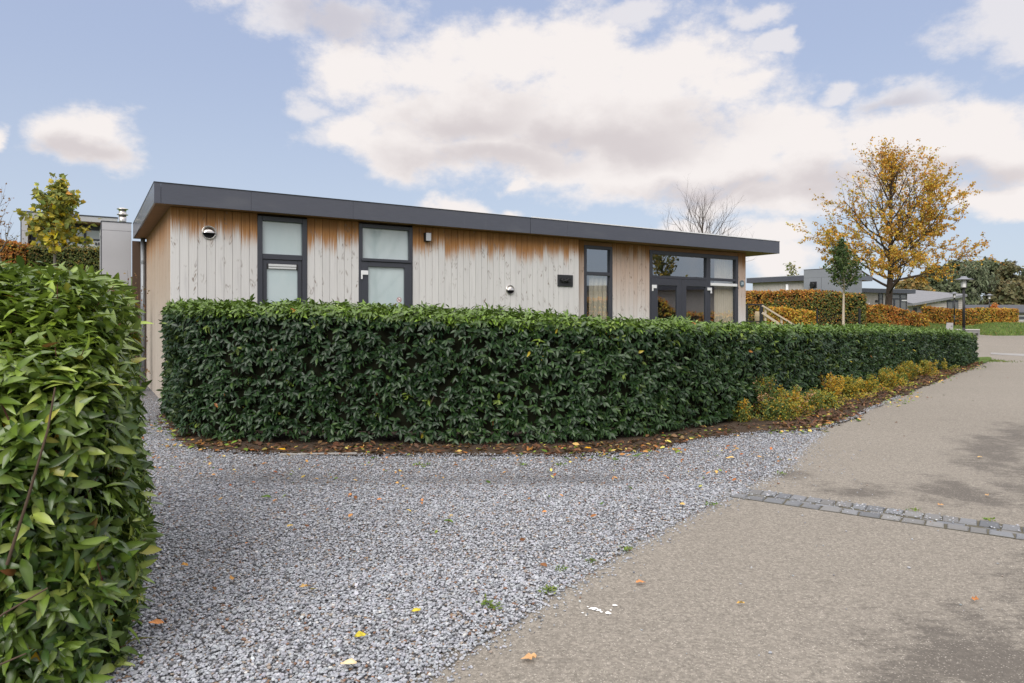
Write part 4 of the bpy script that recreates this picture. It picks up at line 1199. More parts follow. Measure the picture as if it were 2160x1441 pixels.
    add_box(bm, sx - 0.033, sx + 0.030, sv - 0.002, sv - 0.001, sz - 0.012, sz - 0.002, mi=2)
    for q in range(2): add_box(bm, sx + 0.020 + q * .008, sx + 0.025 + q * .008, sv - 0.002, sv - 0.001, sz + 0.004, sz + 0.020, mi=2)
    c45 = math.cos(R(45)); hw = 0.0045; L_ = sr * 0.86
    q = [bm.verts.new((sx + x, sv - 0.003, sz + z)) for x, z in ((-c45 * L_ - hw, c45 * L_ - hw), (-c45 * L_ + hw, c45 * L_ + hw), (c45 * L_ + hw, -c45 * L_ + hw), (c45 * L_ - hw, -c45 * L_ - hw))]
    f = bm.faces.new(q); f.material_index = 1
    bm_obj('no_smoking_sticker', bm, [plain('sticker_white', (0.75, 0.70, 0.70), 0.5, var=0.02), plain('sticker_red', (0.36, 0.09, 0.10), 0.5, var=0.05), MAT['black']], door)

    # ---- narrow window in the recess
    vg = B2 + 0.035
    a, b = w3; fw = 0.075; zq1, zq0 = hz(1260, 574, B2), hz(1260, 581, B2); zh2 = hz(1260, 519, B2)
    nw = boxes('window', frame_bars(a, b, vg - 0.05, 0.4, zh2, fw, 0.10, [(a + fw, b - fw, vg - 0.045, vg + 0.05, zq0, zq1)]), MAT['frame'], H, bev=0.004)
    boxes('pane', [(a + fw, b - fw, vg + 0.01, vg + 0.016, zq1, zh2 - fw), (a + fw, b - fw, vg + 0.01, vg + 0.016, 0.4 + fw, zq0)], MAT['glass'], nw)
    curtain('curtain', a + 0.24, b - 0.07, vg + 0.085, 0.45, zq1 - 0.02, nw, 4, 0.03)
    boxes('blind', [(a + 0.02, a + 0.32, vg + 0.22, vg + 0.225, 0.45, zq1 - 0.02)], plain('olive_blind', (0.22, 0.20, 0.15), 0.9), nw)
    boxes('head_board', [(a, b, B2 + 0.004, B2 + 0.06, zh2 + .002, ZS - 0.01)], MAT['soffit'], nw)

    # ---- garden doors: wide transom, two leaves, fixed side light
    a, b = d4; fw = 0.10; zh3 = hz(1460, 534, B2)
    m0, m1 = hs(1490, B2), hs(1498, B2); zq1, zq0 = hz(1460, 584.5, B2), hz(1460, 590, B2)
    gd = boxes('garden_doors', frame_bars(a, b, vg - 0.05, 0.38, zh3, fw, 0.10, [(a + fw, m0, vg - 0.045, vg + 0.05, zq0, zq1), (m1, b - fw, vg - 0.045, vg + 0.05, zq0, zq1), (m0, m1, vg - 0.048, vg + 0.05, 0.38 + fw, zh3 - fw)]), MAT['frame'], H, bev=0.004)
    boxes('head_board', [(a, b, B2 + 0.004, B2 + 0.06, zh3 + .002, ZS - 0.01)], MAT['soffit'], gd)
    boxes('pane', [(a + fw, m0, vg + 0.01, vg + 0.016, zq1, zh3 - fw), (m1, b - fw, vg + 0.01, vg + 0.016, zq1, zh3 - fw)], MAT['glass'], gd)
    boxes('pane', [(m1, b - fw, vg + 0.01, vg + 0.016, 0.38 + fw, zq0)], MAT['glass'], gd)
    mid = hs(1437, B2)
    for la, lb, g0, g1, hp in ((a + fw - 0.05, mid - .004, hs(1386, B2), hs(1427, B2), 1374), (mid + .004, m0 + 0.02, hs(1446, B2), hs(1487, B2), 1493)):
        zg = zq0 - 0.18
        lf = boxes('door_leaf', [(la, g0, vg - 0.066, vg + 0.0, 0.40, zq0 - .005), (g1, lb, vg - 0.066, vg + 0.0, 0.40, zq0 - .005), (g0, g1, vg - 0.066, vg, zg, zq0 - .005), (g0, g1, vg - 0.066, vg, 0.40, 0.62)], MAT['frame'], gd, bev=0.004)
        boxes('pane', [(g0, g1, vg - 0.03, vg - 0.024, 0.62, zg)], MAT['glass'], gd)
        if hp < 1400: xx = (hs(1373.2, B2), hs(1382.5, B2), hs(1373.2, B2), hs(1375.6, B2)); yy = (601, 608, 614)
        else: xx = (hs(1490, B2), hs(1498.5, B2), hs(1496.6, B2), hs(1498.7, B2)); yy = (607, 613, 619)
        boxes('hinge', [(xx[0], xx[1], vg - 0.09, vg - 0.067, hz(hp, yy[1], B2), hz(hp, yy[0], B2)), (xx[2], xx[3], vg - 0.09, vg - 0.067, hz(hp, yy[2], B2), hz(hp, yy[1], B2) - .001)], MAT['white'], gd, bev=0.003)
    zv1 = hz(1522, 598, B2)
    boxes('trickle_vent', [(m1 + 0.0, b - fw + 0.02, vg - 0.085, vg - 0.0, zv1 - 0.075, zv1)], MAT['white'], gd, bev=0.006)
    curtain('curtain', hs(1514, B2), b - 0.06, vg + 0.085, 0.45, zh3 - 0.03, gd, 9, 0.028)
    curtain('curtain', a - 0.3, a + 0.10, vg + 0.25, 0.45, zh3 - 0.03, gd, 5, 0.03)

    # ---- fittings on the wall
    round_vent(H, hs(440.5, B1), B1 - 0.004, hz(440.5, 490.5, B1), 0.118)
    zc = hz(1075.5, 611.5, B1); round_vent(H, hs(1075.5, B1), B1 - 0.004, zc, 0.108)
    l0, l1 = hs(893.5, B1), hs(905, B1); lz0, lz1 = hz(898, 510, B1), hz(898, 492, B1)
    lamp = boxes('wall_light', [(l0, l1, B1 - 0.10, B1 - 0.002, lz0, lz1)], MAT['black'], H, bev=0.004)
    boxes('light_face', [(l0 + .01, l1 - 0.004, B1 - 0.108, B1 - 0.1005, lz0 + .012, lz1 - .006)], plain('brushed_plate', (0.46, 0.47, 0.49), 0.35, 0.3), lamp)
    g0, g1 = hs(1175.5, B1), hs(1207.5, B1); gz0, gz1 = hz(1191, 604.5, B1), hz(1191, 580, B1)
    gm = plain('dark_plastic_grille', (0.020, 0.021, 0.024), 0.5)
    gr = boxes('flue_terminal', [(g0, g1, B1 - 0.025, B1 - 0.001, gz0, gz1)], gm, H, bev=0.004)
    bm = bmesh.new(); zc = (gz0 + gz1) / 2 + .01
    for fx, rr in ((0.26, 0.045), (0.66, 0.055)):
        cx = g0 + (g1 - g0) * fx
        add_cyl(bm, (cx, B1 - 0.026, zc), (cx, B1 - 0.085, zc - 0.01), rr, rr * 0.9, 18)
        add_cyl(bm, (cx, B1 - 0.086, zc - 0.01), (cx, B1 - 0.088, zc - 0.01), rr * 0.7, rr * 0.7, 18)
    add_cyl(bm, (g0 + (g1 - g0) * .30, B1 - 0.06, zc - 0.02), (g0 + (g1 - g0) * .62, B1 - 0.06, zc), 0.028, 0.028, 10)
    bm_obj('flue_cowl', bm, MAT['black'], gr)
    # house number plate
    px_, pz_ = hs(1564.3, B2), hz(1564.3, 598.3, B2)
    bm = bmesh.new(); add_cyl(bm, (px_, B2 - 0.022, pz_), (px_, B2 - 0.004, pz_), 0.092, 0.092, 28)
    plate = bm_obj('number_plate', bm, plain('blue_grey_enamel', (0.10, 0.135, 0.155), 0.4), H)
    text_part('house_number', '30', 0.105, (px_, B2 - 0.024, pz_), plain('pale_number', (0.62, 0.72, 0.78), 0.5), plate)
    # rain pipe on the gable
    bm = bmesh.new(); pv = hb(301.5, sL - 0.07); add_cyl(bm, (sL - 0.07, pv, 0.0), (sL - 0.07, pv, ZS), 0.048, 0.048, 16)
    rp = bm_obj('rain_pipe', bm, MAT['zinc'], H)
    zk = EYE + (HZ - 553) / F * (HY + (sL - .07) * UY + pv * VY)
    bm = bmesh.new()
    for dz in (-0.03, 0.0, 0.03): add_cyl(bm, (sL - 0.07, pv, zk + dz - .008), (sL - 0.07, pv, zk + dz + .008), 0.055, 0.055, 16)
    bm_obj('pipe_collar', bm, MAT['zinc'], rp)
    # glazed recess behind the pipe, timber post, then the panelled store block with its flue
    boxes('corner_window', [(sL + 0.02, sL + 0.06, v1 + 0.10, v1 + 0.75, 0.3, ZS - 0.1)], MAT['frame'], H, bev=0.003)
    boxes('corner_post', [(sL - 0.08, sL + 0.02, v1 + 0.78, v1 + 0.98, 0.0, ZS - 0.02)], MAT['wood_pale'], H)
    boxes('rear_wall', [(sL + 0.07, sL + 0.10, v1 + .02, BL, 0.0, ZS)], MAT['panel'], H)
    boxes('rear_return', [(hs(279, 5.9), sL + 0.3, 5.9, 5.98, 0.0, ZS - .03)], plain('dark_brown_boards', (0.085, 0.050, 0.030), 0.8), H)
    vb = 6.0; b0, b1 = hs(214.5, vb), hs(277, vb); zb1 = hz(245, 469, vb); zj = hz(245, 486.5, vb)
    blk = boxes('store_block', [(b0, b1, vb, vb + 2.4, 0.0, zj - 0.006), (b0, b1, vb, vb + 2.4, zj, zb1)], MAT['panel'], H, bev=0.003)
    boxes('block_coping', [(b0 - 0.01, b1 + 0.01, vb - 0.012, vb + 2.41, zb1 + .001, zb1 + 0.018)], MAT['frame'], blk)
    boxes('block_joint', [(b0 - 0.004, b1 + .002, vb + 0.004, vb + 2.39, zj - 0.0055, zj - 0.0005)], MAT['black'], blk)
    boxes('block_edge', [(b0 - 0.022, b0 - 0.002, vb - 0.004, vb + 0.05, 0.0, zb1)], MAT['frame'], blk)
    fx, fv = hs(258.5, 6.9), 6.9; zf = zb1 + 0.018; zt_ = hz(258.5, 439, fv)
    bm = bmesh.new(); rf = 0.085; hgt = zt_ - zf
    add_cyl(bm, (fx, fv, zf), (fx, fv, zf + hgt * 0.60), rf, rf, 20)
    add_lathe(bm, [(rf, hgt * 0.60), (rf * 1.45, hgt * 0.62), (rf * 1.45, hgt * 0.66), (rf, hgt * 0.68), (rf, hgt * 0.90), (rf * 1.5, hgt * 0.92), (rf * 1.5, hgt * 0.95), (rf * .8, hgt), (0.002, hgt)], (fx, fv, zf), 20)
    bm_obj('flue_pipe', bm, MAT['steel'], blk)
    return H


bungalow()


# ------------------------------------------------------------------ neighbouring houses
def xy(px, Y): return ((px - CX) / F * Y, Y)


def zpx(py, Y): return EYE + (HZ - py) / F * Y


def hill_house():
    """grey panel-framed house up the slope on the left, front parallel to the main bungalow"""
    Y0 = 30.0; x0, y0 = xy(45.5, Y0); g = tz(x0, y0)
    Hh = empty('hillside_house', (x0, y0, g), TH); tag(Hh, 'grey panel framed house up the slope on the left, behind the yellow maple', 'house')
    def s_at(px): 
        r = (px - CX) / F; return (r * y0 - x0) / (UX - r * UY)
    def z_at(px, py): return EYE + (HZ - py) / F * (y0 + s_at(px) * UY) - g
    L = s_at(248); top = z_at(46, 446.8); cw = s_at(58.5); bt = z_at(46, 458.5)
    boxes('frame_panel', [(0, cw, 0, 1.1, -0.8, z_at(46, 487)), (0, cw, 0, 1.1, z_at(46, 486.6), top), (cw + .004, L * .55, 0, 1.1, bt, top), (L * .55 + .006, L, 0, 1.1, bt, top), (L - 0.05, L, 0.0, 1.1, -0.8, bt - .004)], MAT['panel'], Hh, bev=0.004)
    boxes('roof_edge', [(-0.02, L + 0.02, -0.02, 7, top + .001, top + 0.05), (-0.04, -0.005, 0.02, 7, -0.8, top)], MAT['frame'], Hh)
    boxes('wall', [(0.03, L, 1.35, 1.45, -0.8, top - .002), (0.03, 0.2, 1.46, 7, -0.8, top - .003), (L - .2, L - .02, 1.46, 7, -0.8, top - .003)], MAT['dark'], Hh)
    boards('side_lining', 0.02, 1.08, cw, -0.8, bt - 0.003, MAT['soffit'], Hh, axis='v', out=1, seed=41)
    boxes('soffit', [(cw + 0.03, L - .06, 0.03, 1.3, bt - 0.03, bt - 0.004)], MAT['soffit'], Hh)
    zw1, zm0, zm1, zw0 = z_at(60, 472.5), z_at(60, 495.5), z_at(60, 492), z_at(60, 530)
    a0 = s_at(72); mm = s_at(177)
    win = boxes('window', [(cw + .05, L - .06, 1.0, 1.08, zw1, bt - 0.04), (cw + .05, a0, 1.0, 1.08, -0.8, zw1 - .003), (mm, mm + 0.10, 0.99, 1.07, -0.8, zw1 - .003), (a0, mm - .002, 1.0, 1.07, zm0, zm1), (mm + .102, L - .06, 1.0, 1.07, zm0, zm1)], MAT['frame'], Hh)
    gl = plain('painted_sky_pane', (0.55, 0.58, 0.60), 0.06, spec=1.0, var=0.06, scale=0.6)  # reflected sky is put into the pale base colour
    boxes('pane', [(a0 + .005, mm - .005, 1.04, 1.05, zw0 - 2, zw1 - .006), (mm + .105, L - .065, 1.04, 1.05, zm1 + .003, zw1 - .006)], gl, win)
    boards('white_cladding', mm + .105, L - .065, 1.02, -0.8, zm0 - .004, plain('white_boards', (0.75, 0.76, 0.77), 0.6, var=0.06), win, seed=42, w=0.11)
    boxes('house_number', [(s_at(201.5), s_at(204.5), 0.96, 1.01, z_at(203, 513), z_at(203, 507.5)), (s_at(208), s_at(213.5), 0.93, 1.01, z_at(210, 513.5), z_at(210, 507.5))], MAT['black'], Hh)
    return Hh


hill_house()


def flat_house(name, label, P0, ang, L, D, zg, hf, hs_, feats, clad_seed):
    """same type of bungalow further off. P0 left front fascia corner; feats draws fittings"""
    h = empty(name, (P0[0], P0[1], zg), ang); tag(h, label, 'bungalow')
    boards('wall', 0.3, L - 0.7, 0.35, 0, hs_, MAT['clad_far'], h, seed=clad_seed)
    boards('gable_wall', 0.37, D - .3, L - 0.7, 0, hs_, MAT['clad_far'], h, axis='v', out=1, seed=clad_seed + 1)
    boards('gable_wall', 0.37, D - .3, 0.3, 0, hs_, MAT['clad_far'], h, axis='v', out=-1, seed=clad_seed + 2)
    boxes('fascia', [(0, L, 0, 0.03, hs_, hf), (0, 0.03, 0.032, D, hs_, hf), (L - .03, L, 0.032, D, hs_, hf)], MAT['fascia'], h)
    boxes('roof', [(0.035, L - .035, 0.035, D, hs_ + .02, hf - .05)], MAT['roof_far'], h)
    boxes('roof_trim', [(-.005, L + .005, -.01, 0.06, hf + .001, hf + .035), (-.005, .06, .062, D, hf + .001, hf + .035)], MAT['trim_light'], h)
    boxes('soffit', [(0.032, L - .032, 0.032, D, hs_ + 0.001, hs_ + 0.018)], MAT['soffit'], h)
    feats(h)
    return h


def right_near_house():
    # long side recedes to the left in the picture; panelled store block stands proud of it
    Yn, Yf = 45.0, 50.3
    A = np.array(xy(1574.5, Yf)); B = np.array(xy(1790, Yn)); d = B - A; L = float(np.linalg.norm(d)); ang = math.atan2(d[1], d[0])
    zg = 1.2; hf = zpx(577, Yn) - zg; hso = hf - 0.34

    def feats(h):
        def s_at(px, v=0.35):
            ux, uy = math.cos(ang), math.sin(ang); vx, vy = -uy, ux; r = (px - CX) / F
            return (r * (A[1] + v * vy) - A[0] - v * vx) / (ux - r * uy)
        def z_at(px, py, v=0.35): return EYE + (HZ - py) / F * (A[1] + s_at(px, v) * math.sin(ang) + v * math.cos(ang)) - zg
        b0, b1 = s_at(1695.5, -0.05), s_at(1788, -0.05); zt_ = z_at(1697, 570, -0.05); zj = z_at(1700, 586.5, -.05)
        sm = s_at(1732.5, -.05)
        blk = boxes('store_block', [(b0, sm - .01, -0.05, 2.4, 0, zj - .008), (sm + .01, b1, -0.05, 2.4, 0, zj - .008), (b0, b1, -0.05, 2.4, zj, zt_)], MAT['panel_far'], h)
        boxes('block_coping', [(b0 - .01, b1 + .01, -0.06, 2.4, zt_ + .001, zt_ + .04)], MAT['frame'], blk)
        boxes('block_joint', [(b0 + .01, b1 - .01, -0.035, 2.39, 0.0, zt_ - .02)], MAT['black'], blk)
        bm = bmesh.new(); c = s_at(1716, -.05); zc = z_at(1716, 601, -.05)
        add_box(bm, c - .22, c + .22, -.09, -.055, zc - .22, zc + .22); add_cyl(bm, (c, -.10, zc), (c, -.35, zc - .03), .16, .15, 14)
        bm_obj('flue_terminal', bm, MAT['black'], blk)
        bm = bmesh.new(); c = s_at(1661.5); add_cyl(bm, (c, 0.27, 0), (c, 0.27, z_at(1661, 600)), .10, .10, 12); bm_obj('white_pipe', bm, MAT['white'], h)
    flat_house('boarded_bungalow', 'boarded bungalow with a blue-grey store block behind the tall russet hedge', A, ang, L, 4.2, zg, hf, hso, feats, 50)


right_near_house()


def right_far_house():
    Y0 = 62.0; A = np.array(xy(1812, Y0)); ang = R(24); zg = 1.25
    ux, uy = math.cos(ang), math.sin(ang)
    def s_at(px, v=0.35):
        vx, vy = -uy, ux; r = (px - CX) / F
        return (r * (A[1] + v * vy) - A[0] - v * vx) / (ux - r * uy)
    def z_at(px, py, v=0.35): return EYE + (HZ - py) / F * (A[1] + s_at(px, v) * uy + v * ux) - zg
    hf = z_at(1818, 608.5, 0); L = s_at(1931.5, 0); hso = hf - 0.36

    def feats(h):
        def W(nm, p0, p1, z1, bars):
            a, b = s_at(p0), s_at(p1)
            f = boxes(nm, frame_bars(a, b, 0.27, 0.1, z1, 0.09, 0.07, bars(a, b)), MAT['frame'], h)
            boxes('pane', [(a + .09, b - .09, 0.31, 0.32, 0.19, z1 - .09)], plain('dim_far_pane', (0.16, 0.16, 0.155), 0.1, spec=0.8), f); return f
        zt_ = hso - .05; zq = z_at(1900, 632)
        W('window', 1852.5, 1861.5, zt_, lambda a, b: [(a + .09, b - .09, .275, .34, zq, zq + .08)])
        f = W('garden_doors', 1868, 1911.5, zt_, lambda a, b: [(a + .09, b - .09, .272, .34, zq, zq + .12), (s_at(1897), s_at(1899), .27, .34, .2, zt_ - .1), (s_at(1884), s_at(1886.5), .268, .34, .2, zq - .01)])
        curtain('curtain', s_at(1880), s_at(1896), 0.34, 0.2, zt_ - .1, f, 7, .015); curtain('curtain', s_at(1900), s_at(1910), 0.34, 0.2, zt_ - .1, f, 4, .015)
        boxes('trickle_vent', [(s_at(1899.5), s_at(1910), .20, .262, zq - .14, zq - .03)], MAT['white'], f)
        g0, g1 = s_at(1846), s_at(1850.5); boxes('flue_terminal', [(g0, g1, .28, .34, z_at(1848, 638), z_at(1848, 633))], MAT['black'], h)
        c = s_at(1830.5); zc = z_at(1830, 641)
        bm = bmesh.new(); add_cyl(bm, (c, .30, zc), (c, .34, zc), .15, .15, 14); add_lathe(bm, [(.14, 0), (.12, .06), (.06, .11), (.002, .12)], (c, .27, zc), 12); bm_obj('round_vent', bm, MAT['steel'], h)
    flat_house('garden_bungalow', 'pale boarded bungalow with curtained garden doors behind the big golden tree trunk', A, ang, L, 6.0, zg, hf, hso, feats, 60)


right_far_house()


def pitched_house():
    """pale sided house under a grey mono-pitch roof, right of the golden tree"""
    Y = 86.0; x0, y0 = xy(1922, Y); g = 1.0; ang = R(8)
    h = empty('pitched_house', (x0, y0, g), ang); tag(h, 'pale sided house with a grey pitched roof behind the low russet hedge', 'house')
    sx = Y / F
    x1, x2, x3, x4 = (1958 - 1922) * sx, (2005 - 1922) * sx, (2032 - 1922) * sx, (2046 - 1922) * sx
    zl, zr = zpx(640, Y) - g, zpx(620.5, Y) - g; zb = 0
    # end wall: a polygon under the sloping verge
    def roofz(x): return zl + (zr - zl) * (x / x4)
    bm = bmesh.new()
    for a, b, y in ((x1, x3 + .6, 0.0),):
        n = 14
        for i in range(n):                                 # lapped siding follows the slope at the head
            z0 = i * 0.24
            pts = [(a, z0), (b, z0), (b, min(z0 + .25, roofz(b) - .30)), (a, min(z0 + .25, roofz(a) - .30))]
            if pts[2][1] <= z0 + .02: continue
            if pts[3][1] < z0: pts = [(a + (b - a) * max(0, (z0 - roofz(a) + .30) / (roofz(b) - roofz(a))), z0), pts[1], pts[2]]
            off = [0.0, 0.0, 0.03, 0.03]
            vs = [bm.verts.new((p[0], y - .03 + off[k] if len(pts) == 4 else y, p[1])) for k, p in enumerate(pts)]; bm.faces.new(vs)
    bmesh.ops.recalc_face_normals(bm, faces=bm.faces[:]); bm_obj('wall', bm, MAT['siding'], h)
    boxes('low_wing', [(0.2, x1 - .01, 0.8, 6, zb, zl - .35)], MAT['siding'], h)
    boxes('rear_body', [(x1 + .02, x3 + .5, 0.06, 8, zb, zl - .3)], MAT['siding'], h)
    wn = boxes('window', [(x2, x3, -.06, 0.02, 0.1, zr - .75), ], MAT['frame'], h)
    boxes('pane', [(x2 + .12, (x2 + x3) / 2 - .06, -.075, -.062, .3, zr - 1.0), ((x2 + x3) / 2 + .06, x3 - .12, -.075, -.062, .3, zr - 1.0)], plain('grey_far_pane', (0.10, 0.105, 0.11), 0.1, spec=0.8), wn)
    boxes('door', [(0.45 + (1930 - 1922) * sx, (1938 - 1922) * sx + .45, 0.74, 0.79, 0, 2.1)], MAT['frame'], h)
    boxes('corner_post', [(x3 + .62, x3 + .95, -.02, .3, 0, zr - .55)], plain('white_post', (0.60, 0.59, 0.57), 0.7), h)
    bm = bmesh.new()                                       # sloping roof slab with overhang, real thickness
    for (ya, yb, xa, xb) in ((-0.55, 8.5, -0.2, x4),):
        zt0, zt1 = roofz(xa), roofz(xb); th = .28
        c = [(xa, ya, zt0), (xb, ya, zt1), (xb, yb, zt1 + .0), (xa, yb, zt0)]; c2 = [(p[0], p[1], p[2] - th) for p in c]
        t = [bm.verts.new(p) for p in c]; b = [bm.verts.new(p) for p in c2]
        bm.faces.new(t); bm.faces.new(b[::-1])
        for i in range(4): bm.faces.new((t[i], b[i], b[(i + 1) % 4], t[(i + 1) % 4]))
        # upper slope lying back behind the verge
        q = [bm.verts.new(p) for p in ((xa, ya + .02, zt0 + .01), (xb, ya + .02, zt1 + .01), (xb - 1.0, 8.4, zt1 + 1.0), (xa + .9, 8.4, zt0 + 1.25))]; bm.faces.new(q)
    bmesh.ops.recalc_face_normals(bm, faces=bm.faces[:]); bm_obj('roof', bm, MAT['roof_grey'], h)
    bm = bmesh.new(); add_cyl(bm, (x1 - .9, .2, zl - .5), (x1 - .1, -.05, zl - 1.0), .06, .06, 8); add_cyl(bm, (x1 - .1, -.05, zl - 1.0), (x1 - .05, -.05, 0.0), .06, .06, 8); bm_obj('rain_pipe', bm, MAT['black'], h)


pitched_house()


def dark_roof_house():
    Y = 97.0; x0, y0 = xy(2040, Y); g = 1.0; sx = Y / F
    h = empty('dark_roofed_house', (x0, y0, g), R(0)); tag(h, 'low house under a long dark tiled roof at the right edge', 'house')
    L = (2205 - 2040) * sx; zr = zpx(643, Y + 4) - g; ze = zpx(657, Y) - g
    bm = bmesh.new()
    q = [(0.1, 4.2, zr), (L, 4.2, zr), (L, -.5, ze - .1), (3.0, -.5, ze - .1)]
    t = [bm.verts.new(p) for p in q]; b = [bm.verts.new((p[0], p[1], p[2] - .18)) for p in q]
    bm.faces.new(t); bm.faces.new(b[::-1])
    for i in range(4): bm.faces.new((t[i], b[i], b[(i + 1) % 4], t[(i + 1) % 4]))
    q2 = [bm.verts.new(p) for p in ((0.1, 4.2, zr), (L, 4.2, zr), (L, 9, ze), (0.1, 9, ze))]; bm.faces.new(q2)
    bmesh.ops.recalc_face_normals(bm, faces=bm.faces[:]); bm_obj('roof', bm, MAT['roof_far'], h)
    boxes('wall', [(3.2, L, 0.0, 8, 0, ze - .30)], MAT['siding'], h)
    wx = (2147 - 2040) * sx; wn = boxes('window', [(wx, wx + 1.6, -.05, -.002, .5, ze - .6)], MAT['white'], h)
    boxes('pane', [(wx + .1, wx + 1.5, -.07, -.052, .6, ze - .7)], plain('dark_far_pane', (0.05, 0.055, 0.065), 0.1, spec=0.8), wn)
    c = (2075 - 2040) * sx
    boxes('gable_front', [(0.6, 3.1, -0.2, 3, 0, ze + .3)], MAT['siding'], h)


dark_roof_house()

# ------------------------------------------------------------------ hedges and shrubs further off
BEECH = [(0.56, 0.18, 0.030), (0.64, 0.30, 0.030), (0.28, 0.085, 0.022), (0.60, 0.42, 0.045), (0.155, 0.165, 0.033), (0.065, 0.085, 0.022)]


def far_hedge(name, label, path, thick, n, leaf, wtf, seed, pal=BEECH, group=None, back=0.2, lump=0.05, rad=0.12):
    rng = np.random.default_rng(seed); cx, cy = path[0][0], path[0][1]; root = empty(name, (cx, cy, tz(cx, cy))); tag(root, label, 'hedge', group)
    off = Vector((-cx, -cy, -tz(cx, cy)))
    P, Nn, rel = hedge_surface(rng, path, thick, n, back=back, lump=lump, rad=rad)
    P = P - Nn * (rng.random(n) ** 2 * 0.14)[:, None]
    w = wtf(P, rel, rng)
    D = unit(Nn * 0.5 + rdirs(rng, n) * 0.9 + np.array([0, 0, -0.25])); N0 = unit(Nn + rdirs(rng, n) * 0.6 + np.array([0, 0, 0.35]))
    L = rng.uniform(*leaf, n)
    o = leaf_obj('foliage', P, D, N0, L, L * rng.uniform(.6, .85, n), rng.uniform(0, .3, n), pal_pick(rng, n, pal, w), MAT['leaf'], root); o.location = off
    c = hedge_core('shade_core', path, thick, 0.14, root, MAT['core'], z0=0.05, top=0.14); c.location = off
    return root


def tallw(P, rel, rng):
    a = snoise(P, 0.9) + snoise(P + 3, 2.4) * 0.7; right = ss(18.5, 20.6, P[:, 0])
    top = ss(0.45, 0.95, rel + a * 0.15)
    return np.stack([1.3 * top + .35, 1.0 * top + .5 + .4 * a.clip(0), 0.8 * np.ones_like(a), 0.35 + 0.8 * right, 0.6 + (1 - top) * 1.6 + right * 1.5, (1 - top) * 1.6 + .2 + right * 1.2], 1).clip(0.02) * np.exp(a[:, None] * np.array([.5, .3, 0, .2, -.4, -.5]))


Yh = 41.0
hx = lambda px, Y: xy(px, Y)[0]
far_hedge('beech_hedge', 'tall russet and green beech hedge behind the black railing', [(hx(1560, 42.5), 42.5, 2.05), (hx(1700, 41.5), 41.5, 2.08), (hx(1824, 40.5), 40.5, 2.12)], 0.9, 9500, (0.08, 0.15), tallw, 71)


def loww(P, rel, rng):
    a = snoise(P, 0.8); b = snoise(P + 9, 0.55); k = np.ones_like(a)
    return np.stack([k + a, 1.1 * k + b * .6, .45 * k + a * .3 - b * .2, 0.8 * k - a * .6, .35 * k - a * .4, .18 * k - b * .3], 1).clip(0.03)


far_hedge('beech_hedge', 'low ragged orange beech hedge in front of the garden bungalow', [(hx(1824, 50.5), 50.5, 1.30), (hx(1870, 51), 51, 1.42), (hx(1915, 51.5), 51.5, 1.25)], 0.9, 4200, (0.10, 0.20), loww, 72, lump=0.16)
far_hedge('beech_hedge', 'thin gappy yellow-orange hedge between the ragged one and the clipped one', [(hx(1918, 53), 53, 1.0), (hx(1958, 54), 54, 1.05)], 0.8, 1200, (0.10, 0.18), loww, 73, lump=0.14)
far_hedge('beech_hedge', 'straight clipped orange hedge behind the lamp posts on the grass bank', [(hx(1962, 62), 62, 1.5), (hx(2030, 63), 63, 1.5), (hx(2088, 64), 64, 1.45)], 0.9, 5200, (0.10, 0.19), loww, 74)
far_hedge('beech_hedge', 'short square clipped orange-yellow hedge at the right end of the bank', [(hx(2093, 66), 66, 1.40), (hx(2149, 67), 67, 1.40)], 0.9, 2600, (0.10, 0.19), lambda P, r, g: loww(P, r, g) * np.array([.8, 1.2, .7, 1.8, 1.2, .8]), 75)
far_hedge('beech_hedge', 'small orange and yellow hedge in front of the tall russet one, behind the handrail', [(hx(1606, 37.5), 37.5, 1.0), (hx(1650, 37.4), 37.4, 0.95), (hx(1718, 37.2), 37.2, 0.95)], 0.7, 3200, (0.09, 0.17), lambda P, r, g: loww(P, r, g) * np.array([.8, 1.4, .4, 2.6, .9, .3]), 76, lump=0.12)
DGREEN = [(0.075, 0.105, 0.026), (0.15, 0.15, 0.035), (0.30, 0.20, 0.035), (0.042, 0.060, 0.018), (0.24, 0.09, 0.03)]
far_hedge('garden_hedge', 'dark green and bronze hedge in front of the hillside house', [(hx(62, 27.2), 27.2, 1.18), (hx(130, 27.6), 27.6, 1.22), (hx(218, 28), 28, 1.20)], 0.8, 4200, (0.06, 0.11), lambda P, r, g: np.stack([1.5 + 0 * r, 1 + snoise(P, 2), .5 + ss(.7, 1, r), 1.2 - r, .25 + .2 * snoise(P + 4, 1.5)], 1).clip(.02), 77, pal=DGREEN)
far_hedge('beech_hedge', 'rust red beech hedge at the left edge beside the hillside house', [(hx(-40, 27.5), 27.5, 1.45), (hx(20, 27.5), 27.5, 1.42), (hx(46, 27.6), 27.6, 1.30)], 0.8, 2600, (0.07, 0.13), lambda P, r, g: np.stack([1.5 + 0 * r, .7 + ss(-22, -23, P[:, 0]) * 2, 1.5 + 0 * r, .2 + ss(-22, -23, P[:, 0]), .2 + 0 * r, .15 + 0 * r], 1), 78)


